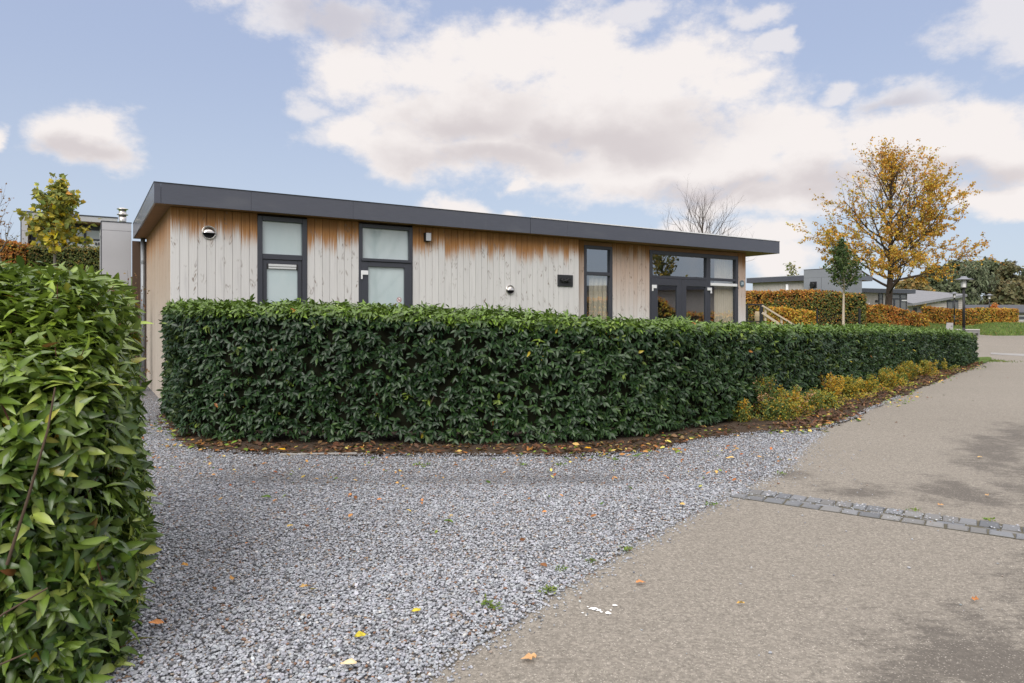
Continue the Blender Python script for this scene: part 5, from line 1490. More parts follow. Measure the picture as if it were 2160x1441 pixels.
def mound_shrub(name, label, x, y, rx, rz, n, leaf, pal, wts, seed, cat='shrub', sprout=0.5, group=None):
    rng = np.random.default_rng(seed); root = empty(name, (x, y, tz(x, y) - .02)); tag(root, label, cat, group)
    lines, tips = [], []
    for k in range(38):
        a = rng.uniform(0, 6.28); tl = abs(rng.normal(0, .5)); d = np.array([math.cos(a) * math.sin(tl) * rx / rz, math.sin(a) * math.sin(tl) * rx / rz, math.cos(tl)])
        Lg = rz * rng.uniform(.65, 1.1); t = np.linspace(0, 1, 6)[:, None]; pts = d * Lg * t + rng.normal(size=3) * [rx * .2, rx * .2, 0] + rng.normal(size=(6, 3)) * .02; pts[0, 2] = 0
        lines.append((pts, np.linspace(.008, .002, 6), 4)); tips.append(pts)
    tubes_mesh('stems', lines, MAT['bark'], root)
    tp = np.array(tips); k = rng.integers(0, len(tp), n); u = 5 * (1 - rng.random(n) ** 1.4 * .8); j = np.minimum(u.astype(int), 4)
    P = tp[k, j] + (tp[k, j + 1] - tp[k, j]) * (u - j)[:, None] + rng.normal(size=(n, 3)) * .05; P[:, 2] = P[:, 2].clip(.03)
    L = rng.uniform(*leaf, n)
    leaf_obj('foliage', P, unit(rdirs(rng, n) + [0, 0, .2]), unit(rdirs(rng, n) + [0, -.3, .9]), L, L * .6, rng.uniform(0, .3, n), pal_pick(rng, n, pal, wts), MAT['leaf'], root)


x, y = xy(182, 20.5); mound_shrub('autumn_shrub', 'small orange-yellow shrub in front of the dark hedge on the slope', x, y, .45, .62, 900, (.05, .09), BEECH, (2, 3, .5, 3, 1, .2), 81)
x, y = xy(104, 20.5); mound_shrub('autumn_shrub', 'straggly yellow-green shrub under the maple on the slope', x, y, .50, .80, 800, (.05, .09), [(0.36, 0.33, 0.05), (0.42, 0.30, 0.04), (0.14, 0.18, 0.04)], (3, 2, 2), 82)
x, y = xy(280, 14.2); mound_shrub('dry_shrub', 'brown twiggy shrub beside the rain pipe', x, y, .32, 2.42, 520, (.035, .07), [(0.24, 0.13, 0.07), (0.33, 0.21, 0.10), (0.15, 0.09, 0.05)], (3, 2, 2), 83)

# ------------------------------------------------------------------ trees
MAPLE_PAL = [(0.28, 0.29, 0.075), (0.46, 0.40, 0.06), (0.62, 0.46, 0.03), (0.15, 0.19, 0.05), (0.50, 0.32, 0.05)]


def maple_w(P, rng):
    low = ss(2.4, 0.9, P[:, 2]); side = ss(-.2, .6, P[:, 0]); a = snoise(P, 1.6)
    return np.stack([1.6 - low + 0 * a, 1.0 + low * .8, .12 + 1.5 * low + .9 * side * ss(2.9, 2.0, P[:, 2]), .9 - .6 * low, .15 + .25 * side], 1).clip(.02)


x, y = xy(114, 24.5)
sp = [dict(seg=8, wob=.035, up=.05, tip=.25, sides=7),
      dict(n=20, t0=.22, ang0=62, ang1=30, lv=(.6, 1.25), len=lambda t: 1.30 * (1 - t) ** .75 + .24, seg=5, wob=.12, up=.08, sides=5, leaf=5),
      dict(n=7, t0=.2, ang0=45, ang1=35, len=.5, seg=4, wob=.15, up=.0, sides=3, leaf=34)]
tree_obj('maple_tree', 'young yellow-green maple in front of the hillside house', 'tree', (x, y, tz(x, y) - .05), sp, 91, MAT['bark_grey'], MAT['leaf'], (.15, .24), MAPLE_PAL, maple_w, 3.15, .055, lean=(.02, 0), tm=TB, wid=(.9, 1.1))

x, y = xy(6, 26.0)
sp = [dict(seg=7, wob=.06, up=.04, tip=.3, sides=6), dict(n=18, t0=.15, ang0=50, ang1=28, len=lambda t: 1.5 * (1 - t) ** .6 + .4, seg=5, wob=.12, up=.08, sides=4, leaf=2),
      dict(n=6, t0=.2, ang0=45, ang1=30, len=.5, seg=4, wob=.16, up=.05, sides=3, leaf=5.5)]
tree_obj('sparse_tree', 'nearly bare thin tree with a few rust leaves at the left edge', 'tree', (x, y, tz(x, y)), sp, 92, MAT['bark_grey'], MAT['leaf'], (.07, .12), [(0.30, 0.13, 0.06), (0.36, 0.22, 0.10)], (2, 1), 3.3, .045)
for q, (px, Y, h) in enumerate(((30, 29.5, 1.9), (4, 30.5, 2.2))):
    x, y = xy(px, Y)
    sp = [dict(seg=4, wob=.1, up=.05, tip=.4, sides=4), dict(n=16, t0=.02, ang0=26, ang1=18, len=lambda t: 1.5 - .8 * t, seg=5, wob=.10, up=.10, sides=3), dict(n=6, t0=.2, ang0=25, ang1=20, len=.5, seg=4, wob=.1, up=.08, sides=3, leaf=1.5)]
    tree_obj('bare_shrub', ['leafless brown bush left of the hillside house', 'leafless brown bush at the left edge behind the rust hedge'][q], 'shrub', (x, y, tz(x, y)), sp, 120 + q, MAT['bark'], MAT['leaf'], (.05, .08), [(0.22, 0.15, 0.06)], (1,), h * .6, .03)

# bare tree over the roof
x, y = xy(1478, 46.0)
sp = [dict(seg=9, wob=.03, up=.05, tip=.25, sides=6), dict(n=28, t0=.26, ang0=70, ang1=24, len=lambda t: 4.9 * (1 - t) ** .55 + .6, seg=6, wob=.06, up=.06, sides=4, rk=.008),
      dict(n=7, t0=.2, ang0=45, ang1=32, len=.45, seg=5, wob=.10, up=.10, sides=3), dict(n=4, t0=.25, ang0=40, ang1=30, len=.5, seg=3, wob=.12, up=.06, sides=3)]
tree_obj('bare_tree', 'leafless grey tree rising behind the flat roof', 'tree', (x, y, 1.2), sp, 93, MAT['bark'], None, None, None, None, 7.7, .10)

# the big golden tree
GOLD = [(0.62, 0.33, 0.040), (0.66, 0.41, 0.050), (0.48, 0.21, 0.035), (0.56, 0.45, 0.08), (0.32, 0.26, 0.06)]
x, y = xy(1872, 55.0); TREE_H = 14.2


def gold_keep(P, rng):
    h = P[:, 2] / TREE_H; r = np.hypot(P[:, 0], P[:, 1]); a = snoise(P, .55)
    p = np.where(h < .42, 0.95, np.maximum(0.10, 0.95 - 1.35 * (h - .42))) * (1 - .35 * ss(4.6, 6.6, r)) * (0.62 + .75 * a) * (1 - .2 * ss(-2.0, -5.5, P[:, 0]))
    return rng.random(len(P)) < p * 0.80


sp = [dict(seg=12, wob=.035, up=.05, tip=.16, sides=10),
      dict(lv=(.88, 1.04), n=34, t0=.20, ang0=98, ang1=20, len=lambda t: 2.5 + 3.5 * math.sin(math.pi * (0.16 + .84 * t) ** .75), seg=8, wob=.075, up=.062, sides=6, rk=.017, tip=.15),
      dict(n=9, t0=.22, ang0=50, ang1=35, len=.42, seg=6, wob=.11, up=.04, sides=4, leaf=6.0, rk=.012),
      dict(n=6, t0=.2, ang0=48, ang1=35, len=.45, seg=4, wob=.15, up=.02, sides=3, leaf=84, rk=.009)]
tree_obj('golden_tree', 'big golden-orange autumn tree with a dark trunk, half bare at the top', 'tree', (x, y, tz(x, y) - .1), sp, 94, MAT['bark'], MAT['leaf'], (.11, .20), GOLD, lambda P, rng: np.stack([2 + 0 * P[:, 0], 1.5 + snoise(P, .5), 1.0 - snoise(P, .5) * .8, 1.0 + snoise(P + 5, .6), .4 + 0 * P[:, 0]], 1).clip(.05), 11.9, .30, lean=(.03, 0), leaf_fn=gold_keep, tm=TS, wid=(.7, 1.0))

# young green tree on the lawn
GR = [(0.048, 0.088, 0.026), (0.075, 0.125, 0.030), (0.034, 0.060, 0.022), (0.16, 0.19, 0.04)]
x, y = xy(1779, 36.0); zt_ = tz(x, y)
sp = [dict(seg=8, wob=.02, up=.06, tip=.2, sides=7), dict(n=24, t0=.42, ang0=58, ang1=18, len=lambda t: 2.15 * (1.02 - t) ** 1.05 + .18, seg=5, wob=.10, up=.05, sides=4, leaf=9),
      dict(n=7, t0=.15, ang0=50, ang1=35, len=.48, seg=4, wob=.14, up=.02, sides=3, leaf=34)]
tree_obj('young_tree', 'young dark green tree with a slim pale trunk on the lawn', 'tree', (x, y, zt_), sp, 95, MAT['wood_pale'], MAT['leaf'], (.10, .17), GR, lambda P, rng: np.stack([2 + 0 * P[:, 0], 1.2 + .5 * snoise(P, 1), 1.2 + 0 * P[:, 0], .1 + .8 * ss(.4, 1.4, P[:, 0])], 1), 4.75, .075, tm=TS)
x, y = xy(1690, 75.0)
sp = [dict(seg=7, wob=.05, up=.05, tip=.25, sides=5), dict(n=16, t0=.45, ang0=55, ang1=22, len=lambda t: 2.0 * (1 - t) ** .7 + .4, seg=5, wob=.1, up=.08, sides=4, leaf=2.5), dict(n=4, t0=.3, ang0=40, ang1=30, len=.5, seg=3, wob=.12, up=.05, sides=3, leaf=6)]
tree_obj('sapling', 'thin pale-leaved tree peeping over the boarded bungalow roof', 'tree', (x, y, 1.2), sp, 96, MAT['bark_grey'], MAT['leaf'], (.22, .36), [(0.22, 0.25, 0.10), (0.32, 0.30, 0.12)], (2, 1), 6.4, .07, tm=TS)


def wood_tree(i, px, Y, top, wid, pal, wts, shape, label, n=4400, leaf=(.42, .85), name='woodland_tree'):
    rng = np.random.default_rng(500 + i); x, y = xy(px, Y); zb = tz(x, y) - .2; Hh = zpx(top, Y) - zb; Wd = wid / F * Y / 2
    root = empty(name, (x, y, zb)); tag(root, label, 'tree', 'far woodland trees')
    lines = [(np.array([[0, 0, 0], [.1, 0, Hh * .4], [0, .1, Hh * .85]]), np.array([.30, .22, .06]), 7)]; tubes_mesh('trunk', lines, MAT['bark'], root)
    cl = []; lim = []
    for k in range(34):
        u = rng.random(); zc = Hh * (0.16 + .80 * u); rr = Wd * (math.sin(math.pi * (0.14 + .80 * u)) ** (.8 if shape == 'round' else 1.1)); a = rng.uniform(0, 6.28); q = rr * math.sqrt(rng.random()) * .85
        cl.append((q * math.cos(a), q * math.sin(a), zc, Wd * rng.uniform(.26, .44), rng.uniform(.75, 1.25)))
        lim.append((np.array([[0, 0, zc * .7], [q * math.cos(a) * .5, q * math.sin(a) * .5, zc * .88], [q * math.cos(a), q * math.sin(a), zc]]), np.array([.09, .06, .03]), 4))
    tubes_mesh('limbs', lim, MAT['bark'], root)
    cl = np.array(cl); k = rng.integers(0, len(cl), n); d = rdirs(rng, n); rad = cl[k, 3] * rng.random(n) ** .4
    sq = np.array([1, 1, .8 if shape == 'round' else 1.25]); P = cl[k, :3] + d * rad[:, None] * sq
    P[:, 2] = P[:, 2].clip(.3, Hh)
    col = pal_pick(rng, n, pal, wts) * cl[k, 4][:, None] * 1.12
    L = rng.uniform(*leaf, n); drp = np.array([0, 0, -.8]) if shape == 'willow' else np.array([0, 0, -.1])
    leaf_obj('crown', P, unit(rdirs(rng, n) * .8 + drp), unit(d + np.array([0, -.2, .5]) + rdirs(rng, n) * .5), L, L * (.35 if shape == 'willow' else .75), rng.uniform(0, .4, n), col, MAT['leaf'], root)
    return root


GG = [(0.070, 0.085, 0.050), (0.10, 0.115, 0.066), (0.05, 0.062, 0.038)]; WIL = [(0.145, 0.165, 0.115), (0.11, 0.13, 0.085), (0.17, 0.19, 0.13)]; BRN = [(0.13, 0.105, 0.060), (0.16, 0.12, 0.06), (0.09, 0.085, 0.05)]; ORG = [(0.30, 0.17, 0.05), (0.22, 0.14, 0.05), (0.16, 0.14, 0.06)]
wt = [(1926, 104, 592, 78, ORG, 'round', 'rounded bronze tree low behind the garden bungalow roof'), (1972, 118, 566, 84, GG, 'round', 'grey-green tree at the left end of the far wood, behind golden leaves'), (2006, 124, 553, 74, GG, 'round', 'dark green tree just left of the pale willow'),
      (2058, 112, 550, 96, WIL, 'willow', 'pale silvery weeping tree in the far wood'), (2034, 132, 552, 66, BRN, 'round', 'brownish tree showing over the pale willow'), (2098, 128, 544, 74, GG, 'round', 'tallest dark tree in the far wood'),
      (2137, 124, 548, 84, BRN, 'round', 'wide brown-green tree at the right edge of the wood'), (2172, 132, 542, 80, GG, 'round', 'green tree cut by the right edge of the photo'), (2112, 111, 592, 92, BRN, 'round', 'low brown bushy tree in front of the tallest dark one'),
      (2008, 108, 604, 90, GG, 'round', 'low dark tree behind the first lamp post'), (2152, 110, 606, 84, BRN, 'round', 'low olive-brown tree above the dark roof at the right edge'), (1905, 112, 598, 46, ORG, 'round', 'small bronze tree seen right beside the golden tree trunk')]
for i, (px, Y, tp, wd, pal, shp, lb) in enumerate(wt): wood_tree(i, px, Y, tp, wd, pal, (1, 1, 1), shp, lb, n=5200)
wood_tree(40, 2097, 93, 636, 20, [(0.62, 0.16, 0.04), (0.50, 0.12, 0.03), (0.55, 0.22, 0.05)], (1, 1, 1), 'round', 'small bright orange-red tree behind the dark roof', n=500, leaf=(.25, .4), name='red_tree')


# ------------------------------------------------------------------ lamps, bench, railing, steps
def lamp_post(px, Y, top, label):
    x, y = xy(px, Y); g = tz(x, y); Hh = zpx(top, Y) - g
    r = empty('lamp_post', (x, y, g)); tag(r, label, 'street lamp', 'street lamps along the road')
    k = Hh / 3.57
    bm = bmesh.new(); add_cyl(bm, (0, 0, -.05), (0, 0, 1.0), .062, .062, 14); add_cyl(bm, (0, 0, 1.0), (0, 0, Hh - .60), .062, .050, 14); add_lathe(bm, [(.05, Hh - .60), (.09, Hh - .55), (.13, Hh - .535), (.13, Hh - .52), (.002, Hh - .519)], n=14); bm_obj('post', bm, MAT['black'], r)
    bm = bmesh.new(); add_lathe(bm, [(.115, Hh - .518), (.12, Hh - .17), (.002, Hh - .169)], n=18); bm_obj('lantern', bm, plain('milky_glass', (0.66, 0.66, 0.64), 0.3, var=.03), r)
    bm = bmesh.new()
    for a in range(4): add_cyl(bm, (.125 * math.cos(a * 1.571 + .4), .125 * math.sin(a * 1.571 + .4), Hh - .53), (.125 * math.cos(a * 1.571 + .4), .125 * math.sin(a * 1.571 + .4), Hh - .16), .008, .008, 6)
    bm_obj('cage', bm, MAT['black'], r)
    bm = bmesh.new(); add_lathe(bm, [(.002, Hh - .155), (.395, Hh - .165), (.40, Hh - .150), (.17, Hh - .085), (.13, Hh - .05), (.12, Hh), (.002, Hh + .004)], n=26); bm_obj('hat', bm, plain('grey_lamp_hat', (0.17, 0.18, 0.21), 0.45), r)


lamp_post(2033, 32.0, 583.0, 'largest black lamp post with a wide flat hat, beyond the end of the long hedge')
lamp_post(2013, 62.0, 616.0, 'small black lamp post in front of the straight orange hedge')
lamp_post(2087, 70.0, 620.0, 'black lamp post standing behind the orange hedges on the right')


def picnic_bench():
    Y = 50.0; x, y = xy(2050, Y); g = tz(x, y)
    r = empty('bench', (x, y, g), R(-8)); tag(r, 'pale low bench on the grass bank beside the first lamp post', 'bench')
    k = Y / F
    zt_ = zpx(694.5, Y) - g
    boxes('seat', [(-1.05, .52, -.05, .16, zt_ - .07, zt_), (-1.05, .52, .18, .40, zt_ - .07, zt_)], plain('bench_top', (0.46, 0.45, 0.43), .7), r, bev=.006)
    for sx in (-.95, .42): boxes('leg', [(sx, sx + .1, -.03, .38, -.05, zt_ - .072)], MAT['bench_wood'], r)
    boxes('apron', [(-.84, .415, .0, .04, zt_ - .30, zt_ - .075)], MAT['bench_wood'], r)
    Y = 48.0; x, y = xy(2003, Y); g = tz(x, y); z1, z0 = zpx(681, Y) - g, zpx(697, Y) - g
    r = empty('information_board', (x, y, g), R(-14)); tag(r, 'tilted pale wooden board on the lawn left of the first lamp post', 'board')
    w = .33
    bm = bmesh.new()
    q = [(-w - .02, -.25, z0 - .1), (w * .45, -.25, z0 - .1), (w + .05, .45, z1), (-w * .1, .45, z1)]
    t = [bm.verts.new(p) for p in q]; b = [bm.verts.new((p[0], p[1] + .05, p[2] - .05)) for p in q]; bm.faces.new(t); bm.faces.new(b[::-1])
    for i in range(4): bm.faces.new((t[i], b[i], b[(i + 1) % 4], t[(i + 1) % 4]))
    bmesh.ops.recalc_face_normals(bm, faces=bm.faces[:]); bm_obj('panel', bm, MAT['bench_wood'], r)
    boxes('leg', [(-w, -w + .07, -.2, -.13, -.05, z0 + .02)], MAT['bench_wood'], r); boxes('leg', [(w * .5, w * .5 + .07, .1, .17, -.05, z0 + .35)], MAT['bench_wood'], r)


picnic_bench()


def railing():
    Y = 35.6; pts = [1608, 1724, 1816]; r = empty('black_railing', (*xy(1608, Y), tz(*xy(1608, Y)))); tag(r, 'black wire mesh fence with posts in front of the tall russet hedge', 'fence')
    o = np.array([*xy(1608, Y), tz(*xy(1608, Y))]); L = []; P = []
    P = [(1724, 36.5, 651, .03), (1813, 36.2, 650.5, .045)]
    for px, yy, tp, w in P:
        x, y = xy(px, yy); g = tz(x, y); boxes('post', [(x - w - o[0], x + w - o[0], y - w - o[1], y + w - o[1], g - .1 - o[2], zpx(tp, yy) - o[2])], MAT['black'], r)
    bm = bmesh.new()
    xa, ya = xy(1724, 36.5); xb, yb = xy(1813, 36.2); g = tz(xa, ya)
    for i in range(6):
        z = g + .06 + i * .16 - o[2]; add_cyl(bm, (xa - o[0], ya - o[1], z), (xb - o[0], yb - o[1], z), .0035, .0035, 4)
    for i in range(19):
        t = i / 18; x = xa + (xb - xa) * t - o[0]; y = ya + (yb - ya) * t - o[1]; add_cyl(bm, (x, y, g - o[2]), (x, y, g + .9 - o[2]), .003, .003, 4)
    bm_obj('wire_mesh', bm, MAT['black'], r)
    # gate frame beside the house end
    Yg = 33.0; xg, yg = xy(1607, Yg); g = zpx(684, Yg)
    gt = empty('garden_gate', (xg, yg, tz(xg, yg))); tag(gt, 'black square framed gate beside the right end of the wooden bungalow', 'gate')
    z0 = tz(xg, yg); zt_ = zpx(641, Yg) - z0; zb = zpx(680, Yg) - z0; wl = (1607 - 1574) / F * Yg
    boxes('post', [(-.10, .06, -.05, .05, -.05, zt_)], MAT['black'], gt); 
    boxes('gate_frame', [(-wl, -.102, -.025, .025, zt_ - .07, zt_ - .005), (-wl, -.102, -.025, .025, zb, zb + .06), (-wl, -wl + .07, -.025, .025, zb + .062, zt_ - .072)], MAT['black'], gt)
    bm = bmesh.new()
    for i in range(5): add_cyl(bm, (-wl + .05, 0, zb + .1 + i * .15), (-.11, 0, zb + .1 + i * .15), .004, .004, 4)
    bm_obj('wire', bm, MAT['black'], gt)
    # log round leaning behind the gate
    xl, yl = xy(1599, 34.6); zl = tz(xl, yl); lb = empty('log_basket', (xl, yl, zl)); tag(lb, 'pale upright wicker log basket behind the black gate', 'basket')
    zt2 = zpx(657, 34.6) - zl; zb2 = zpx(680, 34.6) - zl
    bm = bmesh.new(); add_lathe(bm, [(.12, -.02), (.15, zb2), (.17, (zb2 + zt2) / 2), (.14, zt2), (.11, zt2 - .01), (.12, zt2 - .2), (.002, zt2 - .22)], n=16); bm_obj('body', bm, plain('wicker', (0.30, 0.24, 0.15), .9, var=.5, scale=18, bump=.8), lb)
    # wooden handrail going down
    Yr = 32.0; x0, y0 = xy(1608, Yr); z0 = tz(x0, y0); hr = empty('handrail', (x0, y0, z0)); tag(hr, 'pale timber stair handrail sloping down to the right over the hedge', 'handrail')
    def q(px, py): return np.array([(px - 1608) / F * Yr, 0.0, zpx(py, Yr) - z0])
    sl = (1680 - 1608)
    bm = bmesh.new()
    a, b = q(1608, 645), q(1690, 695); a2, b2 = q(1608, 660), q(1662, 696)
    def bar(p0, p1, w, h, nm):
        bm = bmesh.new(); d = (p1 - p0) / np.linalg.norm(p1 - p0); u = np.array([-d[2], 0, d[0]])
        c = [p0 - u * h, p0 + u * h, p1 + u * h, p1 - u * h]
        A = [bm.verts.new((v[0], -w, v[2])) for v in c]; B = [bm.verts.new((v[0], w, v[2])) for v in c]
        bm.faces.new(A); bm.faces.new(B[::-1])
        for i in range(4): bm.faces.new((A[i], B[i], B[(i + 1) % 4], A[(i + 1) % 4]))
        bmesh.ops.recalc_face_normals(bm, faces=bm.faces[:]); return bm_obj(nm, bm, MAT['wood_pale'], hr)
    bar(a, b, .05, .035, 'top_rail'); bar(a2, b2, .03, .055, 'lower_rail')
    for px, py in ((1616, 650), (1650, 671)):
        t = q(px, py); boxes('post', [(t[0] - .04, t[0] + .04, .052, .13, -1.0 if False else min(-.1, t[2] - 1.4), t[2])], MAT['wood_pale'], hr)


railing()

# ------------------------------------------------------------------ what the garden doors mirror from across the road
far_hedge('beech_hedge', 'orange beech hedge across the road, mirrored in the garden doors', [(21, 20.0, 1.8), (21.8, 15.0, 1.85), (22, 13.6, 1.95), (22, 13.1, 2.75), (22.5, 9.0, 2.75), (22.5, 5.0, 2.75)], 0.9, 5200, (0.10, 0.18), lambda P, r, g: loww(P, r, g) * np.array([1, 1.3, .4, 1.6, .9, .2]), 79, pal=[(min(.85, a * 1.25), min(.85, b * 1.25), c * 1.2) for a, b, c in BEECH])


def mirrored_house():
    def f(h): pass
    flat_house('mirrored_bungalow', 'boarded bungalow across the road, mirrored in the garden doors', (29.0, 19.0), R(-96), 15.0, 6.0, 0.0, 3.7, 3.35, f, 66)


mirrored_house()
sp = [dict(seg=7, wob=.04, up=.05, tip=.25, sides=6), dict(n=20, t0=.25, ang0=65, ang1=28, len=lambda t: 3.2 * (1 - t) ** .7 + .5, seg=5, wob=.1, up=.06, sides=4, leaf=3), dict(n=7, t0=.2, ang0=45, ang1=35, len=.45, seg=4, wob=.12, up=.02, sides=3, leaf=10)]
tree_obj('yellow_tree', 'yellow-leaved tree across the road, mirrored in the garden doors', 'tree', (37.0, 9.8, 0), sp, 97, MAT['bark'], MAT['leaf'], (.2, .34), [(0.50, 0.36, 0.04), (0.20, 0.19, 0.04), (0.10, 0.11, 0.04)], (1.2, 1, 1.4), 7.8, .14)

sp = [dict(seg=8, wob=.04, up=.05, tip=.25, sides=6), dict(n=22, t0=.30, ang0=55, ang1=26, len=lambda t: 3.0 * (1 - t) ** .6 + .6, seg=6, wob=.08, up=.10, sides=4, rk=.012),
      dict(n=7, t0=.2, ang0=42, ang1=30, len=.48, seg=4, wob=.1, up=.06, sides=3)]
tree_obj('bare_tree', 'leafless tree across the road, mirrored faintly in the frosted door', 'tree', (14.2, 0.6, 0), sp, 98, MAT['bark'], None, None, None, None, 7.4, .13)

# ------------------------------------------------------------------ fallen leaves
FALL = [(0.40, 0.20, 0.07), (0.28, 0.10, 0.035), (0.16, 0.065, 0.03), (0.50, 0.32, 0.10), (0.52, 0.44, 0.12), (0.14, 0.20, 0.035), (0.07, 0.12, 0.025)]


def leaf_litter():
    rng = np.random.default_rng(61); so = np.array(soil_w); Ps, cols, Ls = [], [], []
    seg = path_lengths(so); tot = seg[-1]
    # drifts along the soil bed, thickest at the hedge foot
    n = 9000; u = rng.random(n) * tot; X = np.interp(u, seg, so[:, 0]); Y = np.interp(u, seg, so[:, 1]); w = rng.random(n) ** 1.1 * 0.62
    tg = unit(np.gradient(so, axis=0)); TX = np.interp(u, seg, tg[:, 0]); TY = np.interp(u, seg, tg[:, 1])
    P = np.stack([X - TY * w, Y + TX * w], 1) + rng.normal(size=(n, 2)) * .03; cl = snoise(np.c_[P, P[:, :1] * 0], 2.2); k = (rng.random(n) < .42 + .38 * cl)
    P = P[k]; Ps.append(P); cols.append(pal_pick(rng, len(P), [(0.17, 0.095, 0.05), (0.115, 0.055, 0.03), (0.075, 0.042, 0.027), (0.24, 0.155, 0.08), (0.36, 0.28, 0.08), (0.14, 0.20, 0.035), (0.32, 0.14, 0.04)], (3, 4, 5, 1.3, .5, 1.0, .6))); Ls.append(rng.uniform(.04, .095, len(P)))
    # green and yellow clippings at the soil/gravel line and on past the row of shrubs
    n = 1100; u = rng.random(n) * tot; X = np.interp(u, seg, so[:, 0]); Y = np.interp(u, seg, so[:, 1]); P = np.stack([X, Y - .05], 1) + rng.normal(size=(n, 2)) * np.array([.2, .15]); cl = snoise(np.c_[P, P[:, :1] * 0], 1.7); P = P[cl > .05]
    Ps.append(P); cols.append(pal_pick(rng, len(P), FALL, (1, .6, .5, 1, 3, 4, 2.5))); Ls.append(rng.uniform(.04, .085, len(P)))
    # scattered over the drive, thinning towards the road
    n = 900; P = np.stack([rng.uniform(-4.5, 3.0, n), 2.6 + (rng.random(n) ** .55) * 5.4], 1); P = P[point_in_poly(P, drive_poly) & (np.abs(P[:, 0] / P[:, 1]) < .78)]; k = rng.random(len(P)) < .16 + .84 * ss(4.6, 7.4, P[:, 1]); P = P[k]
    Ps.append(P); cols.append(pal_pick(rng, len(P), FALL, (4, 3, 2, 2, 1, 1, .6))); Ls.append(rng.uniform(.018, .055, len(P)))
    n = 60; P = np.stack([rng.uniform(3, 17, n), rng.uniform(6, 24, n)], 1); P = P[point_in_poly(P, road_poly) & ~point_in_poly(P, soil_poly)]
    Ps.append(P); cols.append(pal_pick(rng, len(P), FALL, (3, 2, 3, 1, 1, 1, .5))); Ls.append(rng.uniform(.03, .06, len(P)))
    P = np.concatenate(Ps); n = len(P); L = np.concatenate(Ls); c = np.concatenate(cols)
    z = T(P[:, 0], P[:, 1]) + .030 + rng.random(n) * .014
    onroad = ~point_in_poly(P, drive_poly) & ~point_in_poly(P, soil_poly); z[onroad] -= .022
    a = rng.uniform(0, 6.28, n); D = np.stack([np.cos(a), np.sin(a), rng.normal(0, .25, n)], 1); N0 = unit(np.stack([rng.normal(0, .4, n), rng.normal(0, .4, n), np.ones(n)], 1))
    o = leaf_obj('leaf_litter', np.c_[P, z], D, N0, L, L * rng.uniform(.4, .7, n), rng.uniform(-.3, .35, n), c, MAT['dry'], None, TL)
    kind(o, 'stuff')


leaf_litter()


def ground_leaf(px, py, L, rot, col, label, zoff=.012, tm=TB, curl=.12, stem=True, wid=.62):
    x, y = gp(px, py); o0 = np.zeros((1, 3)); a = R(rot)
    V, Fc, c = leaf_arrays(np.array([[-L / 2 * math.cos(a), -L / 2 * math.sin(a), .010]]), np.array([[math.cos(a), math.sin(a), .05]]), np.array([[.08, -.10, 1.0]]), np.array([L]), np.array([L * wid]), np.array([curl]), np.array([col]), tm)
    rngv = np.random.default_rng(int(px)).normal(size=(len(V), 1)); V = V + np.c_[rngv * 0, rngv * 0, np.abs(rngv) * .006]; c = np.clip(c * (1 + .12 * rngv), 0, 1)
    o = np_mesh('fallen_leaf', V, Fc, MAT['dry'], None, c, False); o.location = (x, y, tz(x, y) + zoff)
    tag(o, label, 'leaf', 'single fallen leaves on the drive and road')
    if stem: 
        s = tubes_mesh('leaf_stalk', [(np.array([[-L / 2 * math.cos(a), -L / 2 * math.sin(a), .010], [-L * .95 * math.cos(a), -L * .95 * math.sin(a), .006]]), np.array([.0015, .001]), 4)], MAT['wood_pale'], o)
    return o


TAN, ORA, CRM, YEL, GRN, BRW = (.56, .34, .17), (.55, .25, .10), (.66, .54, .33), (.50, .42, .05), (.06, .11, .025), (.20, .075, .035)
gl = [(1115, 1397, .075, 195, TAN, 'tan lobed leaf with a long stalk lying on the asphalt nearest the camera', .008, True), (1352, 1235, .062, 10, ORA, 'salmon orange leaf on the asphalt above the white paint marks', .008, False), (1562, 1280, .042, 160, (.60, .38, .12), 'small yellow-tan leaf alone on the asphalt right of the paint marks', .008, False),
      (2058, 1273, .052, 20, ORA, 'orange leaf lying on the dark damp stain of the asphalt', .008, False), (1985, 1070, .055, 5, (.52, .30, .14), 'orange leaf on the asphalt just beyond the sett gutter', .008, False), (2082, 1050, .05, 30, (.48, .30, .15), 'dull orange leaf further along the asphalt near the right edge', .008, False),
      (2068, 968, .07, 10, (.60, .40, .16), 'pale tan leaf far up the road near the right edge', .008, False), (735, 1420, .075, 170, CRM, 'cream coloured leaf on the gravel at the bottom of the photo', .030, False), (762, 1361, .062, 25, YEL, 'yellow-green leaf on the gravel above the cream one', .032, False),
      (878, 1306, .050, 35, YEL, 'lime yellow leaf near the gravel edge', .032, False), (330, 1333, .070, 10, ORA, 'orange-tan leaf on the gravel beside the near hedge', .032, False), (946, 1113, .075, -20, (.10, .16, .03), 'folded dark green leaf in the middle of the gravel drive', .034, False),
      (562, 1060, .085, 0, (.11, .18, .04), 'dark green leaf lying flat on the drive towards the hedge', .034, False), (612, 1122, .05, 50, (.50, .36, .12), 'ochre leaf on the drive left of centre', .032, False), (594, 958, .085, 10, (.62, .36, .02), 'bright yellow leaf on the soil at the foot of the hedge', .040, False),
      (1240, 955, .075, 0, (.62, .33, .02), 'golden leaf at the soil edge below the middle of the hedge', .040, False), (1540, 975, .085, 170, (.62, .42, .16), 'sandy leaf on the gravel tail near the road', .034, False), (490, 1238, .05, 110, (.40, .22, .07), 'brown leaf standing on the drive beside the near hedge', .034, False),
      (640, 1255, .045, 20, (.55, .36, .14), 'pale ochre leaf in the lower middle of the drive', .032, False), (390, 1208, .045, 0, (.52, .28, .08), 'small orange leaf on the drive close to the near hedge', .032, False)]
for px, py, L, rt, col, lb, zo, stm in gl: ground_leaf(px, py, L, rt, col, lb, zo, TB if zo < .02 else TL, stem=stm)


